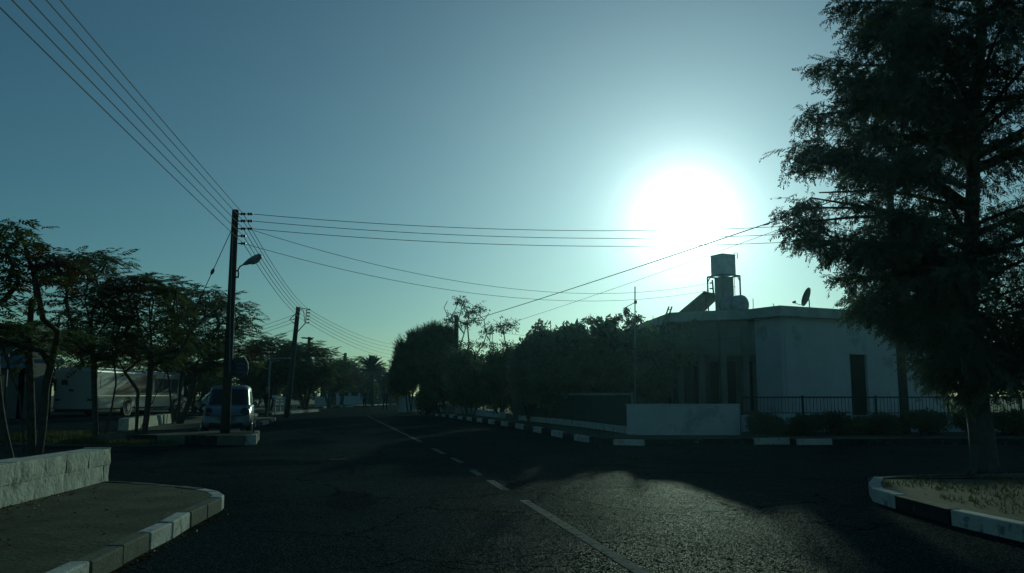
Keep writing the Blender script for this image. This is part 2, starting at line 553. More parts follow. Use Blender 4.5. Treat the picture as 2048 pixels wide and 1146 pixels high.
q_ = G(1500, 1000); patch((q_.x, q_.y), .5, 1.1, 'patch_grey', 7, True, .22)
q_ = G(820, 905); patch((q_.x, q_.y), .6, 1.6, 'patch_grey', 9, True, .22)

# ---------------------------------------------------------------- pavements and kerbs
def inset_poly(pts, w):
    """shift an open polyline to its left by w"""
    out = []
    for i, p in enumerate(pts):
        d = (pts[min(i + 1, len(pts) - 1)] - pts[max(i - 1, 0)])
        d = Vector((d.x, d.y, 0)).normalized()
        out.append(p + Vector((-d.y, d.x, 0)) * w)
    return out


def kerb(parent, pts, mats, h=0.15, w=0.14, gap=0.012):
    """one block between every two points; the pavement lies to the left of the run"""
    pts = [Vector((p[0], p[1], 0)) for p in pts]
    inn = inset_poly(pts, w)
    for i in range(len(pts) - 1):
        a, b, c, d = pts[i].copy(), pts[i + 1].copy(), inn[i + 1].copy(), inn[i].copy()
        L = (b - a).length
        g = gap / L
        a2, b2 = a.lerp(b, g), b.lerp(a, g)
        d2, c2 = d.lerp(c, g), c.lerp(d, g)
        dz = random.uniform(-0.006, 0.006)
        sh = Vector((-(b - a).y, (b - a).x, 0)).normalized() * random.uniform(-0.008, 0.008)
        q = [x + sh for x in (a2, b2, c2, d2)]
        m = MB().hexa([x + Vector((0, 0, -0.05)) for x in q], [x + Vector((0, 0, h + dz)) for x in q])
        m.build('kerb_block', mats[i % len(mats)], parent, bevel=0.014)
    return inn


def resample(pts, step):
    pts = [Vector((p[0], p[1], 0)) for p in pts]
    out = [pts[0]]
    acc = 0
    for a, b in zip(pts, pts[1:]):
        L = (b - a).length
        t = step - acc
        while t <= L:
            out.append(a.lerp(b, t / L)); t += step
        acc = L - (t - step)
    return out


W, GR, BK = 'white_kerb', 'grey_kerb', 'black_kerb'
# foreground pavement on the left with its rounded nose
front = [G(x, y, .15) for x, y in ((181, 1122), (248, 1090), (302, 1064), (346, 1044), (381, 1024), (414.5, 1008), (443, 994.6))]
d0 = (front[0] - front[3]).normalized()
back = [front[0] + d0 * 0.75 * k for k in range(12, 0, -1)]
nose = [G(x, y, .15) for x, y in ((449, 989), (437, 981.5), (410, 976.5), (368, 971.5), (318, 967), (268, 963.8), (219, 961.5))]
kp = back + front + nose
mats_ = [GR, GR, W, W] * 3
km = mats_[:11] + [W, GR, GR, W, W, GR, GR] + [W, W, W, GR, GR, GR, BK]
pv = [Vector((p.x, p.y, 0)) for p in kp]
inner = inset_poly(pv, 0.06)
wa, wb = G(0, 1015, .15), G(218, 960, .15)
wdir = (wb - wa).normalized()
pave_poly = [(p.x, p.y) for p in inner] + [(wb.x - 0.1, wb.y + 0.2), (wb.x - .6, wb.y + .1)] + [(wa.x - .6 - wdir.x * 12, wa.y - wdir.y * 12)]
pavement = struct(MB().prism(pave_poly, -0.05, 0.143).build('pavement', 'paving'))
kerb(pavement, kp, km)

# whitewashed stone walls
def stone_wall(name, label, a, b, h, thick, side, courses, lens, base_z, seed):
    """a -> b is the face seen; side is the unit vector away from the viewer's side"""
    rnd = random.Random(seed)
    a, b = Vector((a.x, a.y, 0)), Vector((b.x, b.y, 0))
    d = (b - a).normalized(); L = (b - a).length
    t = thing(name, label, 'wall', (a.x, a.y, 0), group='whitewashed stone walls')
    # mortar core, a little behind the stones
    e = 0.02
    c = [a + d * e + side * e, b - d * e + side * e, b - d * e + side * (thick - e), a + d * e + side * (thick - e)]
    MB().hexa([x + Vector((0, 0, base_z - .08)) for x in c], [x + Vector((0, 0, base_z + h - .02)) for x in c]).build('mortar_core', 'mortar', t)
    zh = h / courses
    for k in range(courses):
        s = -rnd.uniform(0, 0.2) if k % 2 else 0
        while s < L - 0.02:
            l = rnd.uniform(*lens)
            s0, s1 = max(s, 0), min(s + l, L)
            if L - s1 < 0.14:
                s1 = L
            if s1 - s0 > 0.05:
                g = 0.0012
                o0 = rnd.uniform(-0.004, 0.004)
                z0, z1 = base_z + k * zh + (g if k else -.1), base_z + (k + 1) * zh - g * .5 + (rnd.uniform(-.008, .008) if k == courses - 1 else 0)
                p0, p1 = a + d * (s0 + g) + side * o0, a + d * (s1 - g) + side * o0
                q1, q0 = p1 + side * (thick - o0), p0 + side * (thick - o0)
                pts = []
                m = MB()
                # front face as a small wavy grid so that every stone is uneven
                nx, nz = max(3, int((s1 - s0) / 0.05)), 6
                off3 = rnd.uniform(0, 90)
                for j in range(nz + 1):
                    for i in range(nx + 1):
                        p = p0.lerp(p1, i / nx) + Vector((0, 0, z0 + (z1 - z0) * j / nz))
                        edge = min(i, nx - i, j, nz - j)
                        amp = 0.012 if edge else 0.0
                        w_ = mnoise.noise(Vector((p.x * 5 + off3 * .02, p.y * 5, p.z * 5))) * 0.014 + mnoise.noise(Vector((p.x * 17, p.y * 17 + off3, p.z * 17))) * .006 + (0.005 if not edge else 0)
                        pts.append(p + side * w_)
                m.add(pts, [(j * (nx + 1) + i, j * (nx + 1) + i + 1, (j + 1) * (nx + 1) + i + 1, (j + 1) * (nx + 1) + i) for j in range(nz) for i in range(nx)])
                zz0, zz1 = Vector((0, 0, z0)), Vector((0, 0, z1))
                f0, f1 = p0 + side * .012, p1 + side * .012
                m.add([f0 + zz1, f1 + zz1, q1 + zz1, q0 + zz1], [(0, 1, 2, 3)])
                m.add([f1 + zz0, q1 + zz0, q1 + zz1, f1 + zz1], [(0, 1, 2, 3)])
                m.add([q0 + zz0, f0 + zz0, f0 + zz1, q0 + zz1], [(0, 1, 2, 3)])
                m.add([q1 + zz0, q0 + zz0, q0 + zz1, q1 + zz1], [(0, 1, 2, 3)])
                m.build('stone', 'whitewash', t, smooth=True)
            s += l
    return t


sd1 = Vector((-wdir.y, wdir.x, 0))
stone_wall('low_stone_wall', 'long low whitewashed stone wall on the near left pavement', wa - wdir * 5, wb, 0.44, 0.34, sd1, 2, (0.35, 0.8), 0.143, 3)

# traffic island with the lamp pole
isl = struct(MB().prism([(-10.9, 22.5), (-7.05, 22.05), (-6.95, 22.35), (-7.75, 24.9), (-11.6, 25.2)], -0.05, 0.243).build('traffic_island', 'paving'))
kerb(isl, [(-11.1, 22.35), (-10.25, 22.26), (-9.4, 22.16), (-8.6, 22.06), (-7.75, 21.96), (-7.0, 21.88)], [GR, BK, GR, BK, GR, BK], h=.25)
kerb(isl, [(-6.96, 21.9), (-6.76, 22.15), (-6.96, 22.9), (-7.2, 23.8), (-7.5, 24.9)], [W, W, BK, W], h=.25)

# walkway behind the island with the second wall
w2a, w2b = G(257, 860, .15), G(343, 846, .15)
walk = struct(MB().prism([(w2a.x - .1, w2a.y - .5), (-9.9, 29.2), (-11.2, 38), (-12.6, 44), (w2b.x - 2.2, 44), (w2b.x - .1, w2b.y + .1)], -.05, .147).build('walkway', 'paving'))
kerb(walk, [(w2a.x - .1, w2a.y - .65), (-12.2, 27.3), (-11.4, 27.85), (-10.65, 28.4), (-9.9, 28.95)], [GR, BK, GR, W], h=.16)
kerb(walk, resample([(-9.78, 29.1), (-11.05, 38), (-12.4, 44)], .9), [W, W, BK, BK], h=.16)
w2d = (w2b - w2a).normalized()
stone_wall('low_stone_wall', 'short low whitewashed stone wall between the trees and the car', w2a, w2b, 0.38, 0.32, Vector((-w2d.y, w2d.x, 0)), 1, (0.5, 1.0), 0.147, 5)

# far pavements on the left
def far_pave(edge_pts, wid, mats, name='far_pavement', step=1.4, h=.16):
    e = resample(edge_pts, step)
    inn = inset_poly([Vector((p[0], p[1], 0)) for p in e], .06)
    out = inset_poly([Vector((p[0], p[1], 0)) for p in e], wid)
    o = struct(MB().prism([(p.x, p.y) for p in inn] + [(p.x, p.y) for p in reversed(out)], -.05, h - .007).build(name, 'paving'))
    kerb(o, e, mats, h=h, w=.16)
    return o
k1 = [G(505, 834, 0), G(519, 832, 0)]
far_pave([(k1[0].x, k1[0].y - 6), (k1[1].x, k1[1].y), (k1[1].x - .6, k1[1].y + .7)], 1.6, [W, W], 'pavement_end', .9)
k2 = [G(553, 829, 0), G(600, 826, 0), G(642, 823, 0)]
far_pave([(k2[0].x, k2[0].y - 1), k2[0], k2[1], k2[2], (k2[2].x - 1.2, k2[2].y + 2)], 3.0, [W, W, GR], 'far_pavement', 1.3)
far_pave([(-19.0, 84), (-19.5, 92), G(693, 815), G(742, 811.5), G(800, 808.5), G(860, 806.5)], 4.0, [W, W, W, GR], 'bend_pavement', 1.6)

# right-hand pavement along the garden
KX = [864, 956, 1008, 1073, 1161, 1177, 1225, 1290, 1434, 1509, 1581]
KY = [831, 842, 850, 862, 882, 884.5, 890, 891.4, 889.2, 888, 887]
kb = [1581, 1509, 1434, 1362, 1290, 1225, 1177, 1147, 1125, 1102, 1083, 1065, 1047, 1030, 1015, 1001, 988, 976, 964, 953, 943, 933, 924, 915, 906, 898, 890, 883, 876, 870, 864]
kcol = [W, BK, BK, BK, W] + [BK, W] * 40
rk_l = [G(x, float(np.interp(x, KX, KY))) for x in kb]
far_k = resample([(rk_l[-1].x, rk_l[-1].y), (-7.4, 62), (-8.6, 69), (-9.4, 76)], 1.5)[1:]
rk_l = rk_l + far_k
rk_l = [Vector((p.x, p.y, 0)) for p in reversed(rk_l)]
kcol = list(reversed(kcol[:len(rk_l) - 1]))
inn = inset_poly(rk_l, .06)
plinth = [G(1254, 866.6, .15), G(1168, 854, .15), G(1036, 839.5, .15), G(1003, 836, .15), G(913, 826, .15), G(862, 822, .15), Vector((-6.0, 66, 0)), Vector((-7.4, 76, 0))]
pave_r = struct(MB().prism([(p.x, p.y) for p in inn] + [(8.0, 24.2), (3.6, 24.4)] + [(p.x + .25, p.y) for p in plinth], -.05, .143).build('garden_pavement', 'paving'))
kerb(pave_r, rk_l, kcol)

# near right corner with the big tree
rc = [G(2048, 1085), G(1900, 1050), G(1790, 1018), G(1745, 1003)]
dd = (rc[0] - rc[1]).normalized()
pre = [Vector((rc[0].x + .08 * k, rc[0].y - .95 * k, 0)) for k in range(9, 0, -1)]
cor = [G(1738, 990), G(1748, 976), Vector((4.95, 11.75, 0)), Vector((5.75, 12.15, 0)), Vector((6.7, 12.3, 0)), Vector((8, 12.45, 0)), Vector((9.4, 12.6, 0)), Vector((11, 12.75, 0)), Vector((13, 12.95, 0))]
rcp = pre + rc + cor
rcp = list(reversed(rcp))                       # pavement to the left when walked from the right back to the camera
inn = inset_poly(rcp, .06)
vb = MB()
for p, q in zip(inn, inn[1:]):
    vb.add([(p.x, p.y, .143), (q.x, q.y, .143), (13.2, q.y, .143), (13.2, p.y, .143)], [(0, 1, 2, 3)])
    vb.add([(p.x, p.y, -.05), (q.x, q.y, -.05), (q.x, q.y, .143), (p.x, p.y, .143)], [(0, 1, 2, 3)])
corner = struct(vb.build('tree_verge', 'dirt'))
cm = [BK, W, W, BK, BK, W, BK, BK, W, W, W, BK, W] + [W, BK, BK] * 5
# blocks in run order: right end ... corner ... camera
seq = []
for i in range(len(rcp) - 1):
    p = (rcp[i] + rcp[i + 1]) / 2
    seq.append(None)
n_c = len(cor)
for i in range(len(seq)):
    j = len(seq) - 1 - i                        # index in the forward run
    if j < 9: seq[i] = (W, BK)[(j // 1) % 2]
    elif j == 9: seq[i] = W
    elif j == 10: seq[i] = BK
    elif j in (11, 12, 13, 14): seq[i] = W
    else: seq[i] = (BK, GR)[j % 2]
kerb(corner, rcp, seq, h=.16)

# planted verge before the house railing
verge = struct(MB().prism([(7.6, 22.35), (40, 24.5), (40, 27.0), (6.9, 27.0), (6.9, 24.35), (7.9, 24.25)], -.05, .12).build('planted_verge', 'dirt'))
kerb(verge, [(40, 24.3), (30, 23.7), (20, 23.0), (12, 22.5), (9.4, 22.33), (8.45, 22.24), (7.5, 22.15)], [BK, BK, BK, BK, BK, W], h=.15)

# soil of the garden behind the fence
struct(MB().prism([(3.7, 24.5), (6.8, 24.5), (6.8, 32), (14, 48), (2, 62), (-5.2, 60), (-4.6, 55.5), (-3.1, 51.0), (-.2, 40.2), (.6, 37.9), (2.85, 29.8)], -.04, .10).build('garden_soil', 'dirt'))


# ---------------------------------------------------------------- thin haze volume added to imitate veiling lens glare
hb = MB().box((-160, -25, -1.2), (160, 190, 13.5))
haze = hb.build('haze', 'dirt')
haze.data.materials.clear()
hm_ = bpy.data.materials.new('haze_glare'); hm_.use_nodes = True
hn, hl_ = hm_.node_tree.nodes, hm_.node_tree.links
hn.remove(hn['Principled BSDF'])
pv_ = hn.new('ShaderNodeVolumePrincipled')
pv_.inputs['Color'].default_value = (0.42, 0.82, 1.0, 1)
HAZE_DENSITY = 0.00023
pv_.inputs['Density'].default_value = HAZE_DENSITY
pv_.inputs['Anisotropy'].default_value = 0.80
hl_.new(pv_.outputs[0], hn['Material Output'].inputs['Volume'])
haze.data.materials.append(hm_)
haze['kind'] = 'stuff'
tag(haze, 'thin added haze imitating veiling lens glare', 'haze')


# ================================================================= FOLIAGE TOOLS
def tmpl(faces):
    """list of triangles (three 3-vectors each) -> arrays"""
    V = np.array([p for f in faces for p in f], float)
    return V.reshape(-1, 3, 3)


def frond_template(pairs=6, L=1.0, leaf=0.26, wid=0.085, droop=0.35, seed=0):
    """pinnate leaf along +x, drooping to -z; leaflets in pairs"""
    r = random.Random(seed)
    T = []
    def axis(t):
        return np.array([L * t, 0.05 * math.sin(3 * t), -droop * L * t * t])
    w = 0.012
    for i in range(3):
        a, b = axis(i / 3), axis((i + 1) / 3)
        T.append([a + [0, w, 0], a - [0, w, 0], b])
    for k in range(pairs):
        t = 0.22 + 0.78 * (k + 0.5) / pairs
        p = axis(t)
        ll = leaf * (0.65 + 0.7 * math.sin(math.pi * min(1, t * 1.02))) * r.uniform(.85, 1.15)
        for s in (-1, 1):
            ang = R(62 - 25 * t) * s + r.uniform(-.15, .15)
            d = np.array([math.cos(ang), math.sin(ang), -0.35 + r.uniform(-.25, .15)]); d /= np.linalg.norm(d)
            n = np.array([-math.sin(ang), math.cos(ang), r.uniform(-.3, .3)])
            m = p + d * ll * .45
            q = p + d * ll
            T.append([p, m + n * wid, q]); T.append([p, q, m - n * wid])
    p = axis(1.0)
    T.append([p + [0, wid, 0], p - [0, wid, 0], p + [leaf, 0, -leaf * .4]])
    return tmpl(T)


def spray_template(n=11, seed=0):
    """hanging cypress shoot along +x: a thin axis with many short side shoots, all sagging"""
    r = random.Random(seed)
    T = []
    def axis(t):
        return np.array([t, 0.10 * math.sin(2.2 * t + seed), -0.30 * t * t])
    for i in range(3):
        a, b = axis(i / 3), axis((i + 1) / 3)
        T.append([a + [0, .016, 0], a - [0, .016, .0], b])
    for k in range(n):
        t = 0.08 + 0.92 * k / n
        p = axis(t)
        for s in (-1, 1):
            l = (0.30 - 0.17 * t) * r.uniform(.6, 1.3)
            ang = R(r.uniform(30, 62)) * s
            d = np.array([math.cos(ang), math.sin(ang) * .9, r.uniform(-.85, .05)]); d /= np.linalg.norm(d)
            sd = np.cross(d, [r.uniform(-.4, .4), r.uniform(-.4, .4), 1.0]); sd /= np.linalg.norm(sd)
            w = r.uniform(.022, .04)
            q = p + d * l
            m = p + d * l * .55
            T.append([p, m + sd * w, q]); T.append([p, q, m - sd * w])
    return tmpl(T)


def leafbunch_template(n=9, size=.5, wid=.32, spread=1.0, seed=0):
    """a bunch of single broad leaves round a short twig"""
    r = random.Random(seed)
    T = []
    for k in range(n):
        d = np.array([r.gauss(0.3, .7), r.gauss(0, .7), r.gauss(.1, .6)]); d /= np.linalg.norm(d)
        p = d * r.uniform(.1, .55) * spread
        e = d + np.array([r.gauss(0, .5), r.gauss(0, .5), r.gauss(-.2, .4)]); e /= np.linalg.norm(e)
        sd = np.cross(e, [r.gauss(0, 1), r.gauss(0, 1), r.gauss(0, 1)]); sd /= np.linalg.norm(sd)
        l = size * r.uniform(.7, 1.3)
        q = p + e * l; m = p + e * l * .45
        T.append([p, m + sd * l * wid, q]); T.append([p, q, m - sd * l * wid])
    return tmpl(T)


def feather_template(n=16, seed=0):
    """fine upright feathery shoots (tamarisk-like)"""
    r = random.Random(seed)
    T = []
    for k in range(n):
        d = np.array([1.0, r.gauss(0, .45), r.gauss(0, .45)]); d /= np.linalg.norm(d)
        p = np.array([r.uniform(0, .4), 0, 0])
        sd = np.cross(d, [r.gauss(0, 1), r.gauss(0, 1), r.gauss(0, 1)]); sd /= np.linalg.norm(sd)
        l = r.uniform(.5, 1.0)
        T.append([p + sd * .03, p - sd * .03, p + d * l])
        for j in range(3):
            t = r.uniform(.2, .8)
            e = d + np.array([r.gauss(0, .6) for _ in range(3)]); e /= np.linalg.norm(e)
            b = p + d * l * t
            T.append([b + sd * .02, b - sd * .025, b + e * .25])
    return tmpl(T)


def scatter(templates, pos, dirs, scales, roll=None, seed=0):
    """instances of triangle templates: x axis -> dirs, with random roll about it (or z kept up)"""
    g = np.random.default_rng(seed)
    pos, dirs, scales = np.asarray(pos, float), np.asarray(dirs, float), np.asarray(scales, float)
    dirs = dirs / np.maximum(np.linalg.norm(dirs, axis=1, keepdims=True), 1e-6)
    up = np.tile(np.array([0, 0, 1.0]), (len(pos), 1)) + g.normal(0, .25 if roll is None else roll, (len(pos), 3))
    y = np.cross(up, dirs); ny = np.linalg.norm(y, axis=1, keepdims=True); y = y / np.maximum(ny, 1e-4)
    z = np.cross(dirs, y)
    M = np.stack([dirs, y, z], axis=2) * scales[:, None, None]
    which = g.integers(0, len(templates), len(pos))
    out = []
    for k, t in enumerate(templates):
        sel = which == k
        if not sel.any():
            continue
        tv = t.reshape(-1, 3)
        out.append((np.einsum('nij,vj->nvi', M[sel], tv) + pos[sel][:, None, :]).reshape(-1, 3))
    return np.concatenate(out)


def leaf_mesh(name, V, material, parent, second=None, share=0.15, seed=0, verts_per=3):
    F_ = np.arange(len(V)).reshape(-1, 3)
    mids = None
    mats = None
    if second:
        c = V.reshape(-1, 3, 3).mean(axis=1)
        # clumps, not single leaves, change colour
        h = np.sin(c[:, 0] * 2.3 + seed) + np.sin(c[:, 1] * 1.9 + 1.3 * seed) + np.sin(c[:, 2] * 3.1 + 2.1 * seed)
        thr = np.quantile(h, 1 - share)
        mids = (h > thr).astype(np.int32)
        mats = [material, second]
    return np_mesh(name, V, F_, material, parent, mids, mats)


def grow(stems, targets, step=0.35, seed=0, up_bias=0.25, r_tip=0.008, r_base=None, wander=0.06, hpen=1.0):
    """stems: polylines from the ground; every target (leaf clump) is joined to the nearest lower node.
    Returns a list of (polyline, radii)."""
    r = random.Random(seed)
    nodes, par = [], []
    for s in stems:
        prev = -1
        for p in s:
            nodes.append(Vector(p)); par.append(prev); prev = len(nodes) - 1
    cen = nodes[0]
    tips = []
    first_crown = len(nodes)
    for t in sorted(targets, key=lambda q: (Vector(q) - cen).length):
        t = Vector(t)
        best, bd = 0, 1e9
        for i, n in enumerate(nodes):
            d = (t - n)
            c = math.sqrt(hpen * hpen * (d.x * d.x + d.y * d.y) + d.z * d.z) + (1.2 * max(0, n.z - t.z + .1))
            if i < 2: c += 1.0
            if c < bd:
                bd, best = c, i
        a = nodes[best]
        L = (t - a).length
        k = max(1, int(L / step))
        prev = best
        sag = Vector((0, 0, -1)) * L * 0.10
        for j in range(1, k + 1):
            f = j / k
            p = a.lerp(t, f) + sag * math.sin(math.pi * f) + (Vector((r.gauss(0, 1), r.gauss(0, 1), r.gauss(0, 1))) * wander * L * .3 * math.sin(math.pi * f))
            nodes.append(p); par.append(prev); prev = len(nodes) - 1
        tips.append(prev)
    w = [0.0] * len(nodes)
    for t in tips:
        w[t] += 1
    for i in range(len(nodes) - 1, -1, -1):
        if par[i] >= 0:
            w[par[i]] += w[i]
    mx = max(w)
    rb_ = r_base or 0.1
    rad = [r_tip + (rb_ - r_tip) * (max(x, .3) / mx) ** 0.5 for x in w]
    # chains
    kids = {}
    for i, p in enumerate(par):
        kids.setdefault(p, []).append(i)
    chains = []
    def walk(start_par, i):
        stack = [(start_par, i)]
        while stack:
            sp, i = stack.pop()
            ch = [sp] if sp >= 0 else []
            while True:
                ch.append(i)
                k = kids.get(i, [])
                if not k:
                    break
                k = sorted(k, key=lambda q: -w[q])
                for q in k[1:]:
                    stack.append((i, q))
                i = k[0]
            if len(ch) > 1:
                rr = [rad[q] for q in ch]
                if sp >= 0:
                    rr[0] = min(rr[0], rr[1] * 1.25)
                chains.append(([nodes[q] for q in ch], rr))
    for s in kids.get(-1, []):
        walk(-1, s)
    return chains, nodes


def branches_obj(name, chains, material, parent, n=6):
    m = MB()
    for pts, rad in chains:
        m.tube(pts, rad, n if max(rad) > .03 else 4, cap=False)
    return m.build(name, material, parent, smooth=True)


FR = [frond_template(6, 1, .27, .05, d, i) for i, d in enumerate((.25, .4, .55, .1))]
SP = [spray_template(11, i) for i in range(4)]
LB = [leafbunch_template(9, .55, .28, 1.0, i) for i in range(4)]
FT = [feather_template(14, i) for i in range(3)]


def melia_tree(name, label, base, stems_px, clumps, cl_r=.38, fronds=14, frond_len=.36, r_base=.09, seed=1, group='umbrella-crowned roadside trees', rust=.22):
    """stems: list of polylines; clumps: list of points where leaf umbrellas sit"""
    t = thing(name, label, 'tree', base, group=group)
    chains, nodes = grow([cr(q, 2) for q in stems_px], clumps, seed=seed, r_base=r_base, r_tip=.009, hpen=1.3)
    branches_obj('trunk', chains, 'bark', t, 7)
    r = random.Random(seed)
    pos, dirs, sc = [], [], []
    for c in clumps:
        c = Vector(c)
        for k in range(fronds):
            a = r.uniform(0, 2 * math.pi)
            p = c + Vector((r.gauss(0, 1), r.gauss(0, 1), r.gauss(0, .45))) * cl_r * .42
            d = Vector((math.cos(a), math.sin(a), r.uniform(-.25, .5)))
            pos.append(p); dirs.append(d); sc.append(frond_len * r.uniform(.7, 1.25))
    V = scatter(FR, pos, dirs, sc, seed=seed)
    leaf_mesh('crown', V, 'leaf_melia', t, 'leaf_rust', rust, seed)
    return t


def umbrella_clumps(c, rx, ry, rz, n, seed, flat=.5, lo=-.6):
    """clump points near the upper shell of an ellipsoid crown and some inside"""
    r = random.Random(seed)
    out = []
    tries = 0
    while len(out) < n and tries < n * 60:
        tries += 1
        p = Vector((r.uniform(-1, 1), r.uniform(-1, 1), r.uniform(lo, 1)))
        l = p.length
        if l > 1.0 or (l < .55 and r.random() > .3):
            continue
        q = Vector((c[0] + p.x * rx, c[1] + p.y * ry, c[2] + p.z * rz))
        if all((q - o).length > .30 for o in out):
            out.append(q)
    return out


# ================================================================= TREES, LEFT SIDE
def stem_path(a, b, bend=(0, 0), n=7):
    a, b = Vector(a), Vector(b)
    return [a.lerp(b, i / (n - 1)) + Vector((bend[0], bend[1], 0)) * math.sin(math.pi * i / (n - 1)) for i in range(n)]


def px_clumps(pts, d, jit, seed, n_each=1, dj=.8):
    r = random.Random(seed)
    out = []
    for x, y in pts:
        for k in range(n_each):
            out.append(P(x + r.gauss(0, jit), y + r.gauss(0, jit * .5), d + r.uniform(-dj, dj)))
    return out


# nearest tree, behind the near stone wall: several thin leaning stems, umbrella leaves high up
D1 = 12.4
b1 = Vector((P(48, 930, D1).x, D1, 0))
stems = [
    stem_path((b1.x - .08, b1.y, 0), P(-8, 655, D1), (-.1, 0)),
    stem_path((b1.x, b1.y + .05, 0), P(38, 790, D1), (.02, 0)) + [P(20, 740, D1), P(5, 690, D1 + .1)],
    stem_path((b1.x + .1, b1.y + .1, 0), P(58, 690, D1 + .2), (0, 0)) + [P(64, 600, D1 + .2)],
    stem_path((b1.x + .16, b1.y, 0), P(92, 770, D1), (.03, 0)) + [P(112, 690, D1), P(118, 640, D1)],
]
cl = px_clumps([(-40, 480), (0, 470), (20, 455), (45, 470), (10, 500), (40, 500), (-20, 520), (60, 510), (85, 520), (110, 512), (130, 522), (20, 535), (60, 545), (100, 530),
                (-40, 560), (-20, 590), (8, 560), (45, 565), (5, 600), (-50, 620), (130, 545), (85, 560), (70, 600), (90, 640), (0, 650), (40, 660), (-30, 670), (60, 680), (110, 665), (20, 690), (85, 700)], D1, 7, 4)
cl += px_clumps([(15, 660), (60, 680), (100, 670), (-20, 670)], D1 + 1.2, 14, 5)
melia_tree('roadside_tree', 'leaning multi-stemmed tree right behind the near stone wall', (b1.x, b1.y, 0), stems, cl, cl_r=.40, fronds=16, frond_len=.38, r_base=.06, seed=11)

# second: slender pair of stems in the grass, forked low
D2 = 24.0
b2 = Vector((P(196, 868, D2).x, D2, 0))
stems = [stem_path((b2.x - .05, b2.y, 0), P(188, 740, D2), (0, 0)) + [P(182, 660, D2), P(170, 600, D2)],
         stem_path((b2.x + .15, b2.y, 0), P(232, 760, D2), (.05, 0)) + [P(225, 690, D2), P(232, 620, D2)]]
cl = px_clumps([(140, 530), (165, 520), (150, 550), (190, 548), (178, 566), (205, 512), (213, 520), (120, 575), (205, 575), (225, 590), (165, 590), (140, 600), (190, 605), (230, 610), (155, 625), (215, 630),
                (180, 640), (240, 640), (130, 640), (150, 660), (200, 660), (230, 670), (175, 690), (215, 690), (145, 690), (240, 700), (190, 715)], D2, 7, 21, 2, 1.6)
melia_tree('roadside_tree', 'twin-stemmed tree in the grass left of the short stone wall', (b2.x, b2.y, 0), stems, cl, cl_r=.58, fronds=18, frond_len=.48, r_base=.085, seed=12)

# third: between the grass and the island
D3 = 23.4
b3 = Vector((P(286, 876, D3).x, D3, 0))
stems = [stem_path((b3.x, b3.y, 0), P(300, 760, D3), (.03, 0)) + [P(303, 700, D3), P(300, 640, D3)],
         stem_path((b3.x - .25, b3.y + .1, 0), P(275, 780, D3), (.02, 0)) + [P(250, 745, D3), P(228, 700, D3)]]
cl = px_clumps([(225, 575), (250, 568), (268, 560), (285, 572), (300, 562), (320, 570), (335, 575), (355, 582), (240, 600), (270, 600), (300, 598), (330, 605), (360, 610), (250, 630), (285, 632), (318, 636), (350, 640), (380, 630),
                (240, 660), (272, 662), (305, 665), (340, 670), (372, 660), (255, 695), (290, 700), (325, 700), (360, 695), (275, 720), (340, 715)], D3, 8, 31, 2, 1.7)
melia_tree('roadside_tree', 'dense round-topped tree growing beside the short stone wall', (b3.x, b3.y, 0), stems, cl, cl_r=.58, fronds=18, frond_len=.48, r_base=.085, seed=13)

# fourth: near the car, crown reaches past the lamp pole
D4 = 34.0
b4 = Vector((P(356, 838, D4).x, D4, .1))
stems = [stem_path((b4.x, b4.y, .1), P(362, 760, D4), (.0, 0)) + [P(372, 700, D4), P(390, 650, D4)],
         stem_path((b4.x - .2, b4.y, .1), P(338, 760, D4), (.0, 0)) + [P(330, 720, D4), P(330, 680, D4)],
         stem_path((b4.x + .1, b4.y, .1), P(392, 730, D4), (.12, 0)) + [P(420, 690, D4), P(440, 650, D4)]]
cl = px_clumps([(345, 590), (370, 595), (395, 598), (415, 588), (435, 600), (410, 610), (450, 612), (385, 620), (430, 625), (468, 610), (480, 630), (360, 640), (400, 640), (440, 645), (462, 640), (345, 665), (380, 665), (415, 670), (445, 675), (470, 668), (478, 660),
                (360, 695), (395, 695), (425, 700), (452, 705), (478, 700), (495, 715), (375, 720), (410, 722), (440, 728), (340, 715)], D4, 7, 41, 2, 2.2)
melia_tree('roadside_tree', 'broad tree between the short stone wall and the parked car', (b4.x, b4.y, 0), stems, cl, cl_r=.74, fronds=19, frond_len=.58, r_base=.11, seed=14)

# trees farther back on the left, shared crown builder
def far_melia(label, px, base_y, d, top_y, half_w_px, seed, n=80, fl=.75, fr=22, trunk_px=None):
    b = Vector((P(px, base_y, d).x, d, 0))
    topz = P(px, top_y, d).z
    rx = half_w_px / F_PX * d
    cz = 1.9 + (topz - 1.9) * .45
    cl = umbrella_clumps((b.x, d, cz), rx, min(rx, 3.2), topz - cz, n, seed, lo=-.75)
    stems = [stem_path((b.x, d, 0), (b.x + .3, d, cz - .6)), stem_path((b.x + .15, d + .1, 0), (b.x - rx * .35, d, cz - .3)), stem_path((b.x + .2, d + .1, 0), (b.x + rx * .4, d, cz - .2))]
    return melia_tree('roadside_tree', label, (b.x, d, 0), stems, cl, cl_r=.8, fronds=fr, frond_len=fl, r_base=.14, seed=seed, rust=.3)


far_melia('leftmost of the dark trees behind the blue-signed shop front', 60, 800, 62, 640, 150, 51)
far_melia('dark tree rising behind the white coach', 230, 815, 74, 655, 120, 52)
far_melia('dark tree standing behind the parked car', 385, 820, 66, 668, 95, 53)
far_melia('spreading tree behind the walking man, left of the braced pole', 535, 815, 62, 672, 62, 54, 80)
far_melia('spreading tree around the foot of the braced pole', 606, 815, 66, 680, 58, 55, 80)
far_melia('lower tree beside the pale garden gate', 655, 810, 84, 712, 52, 56, 60)
far_melia('thin-topped tree left of the palm', 708, 805, 118, 708, 26, 57, 40, .8)
far_melia('small round tree left of the thin-topped one', 676, 805, 125, 728, 26, 58, 40, .8)

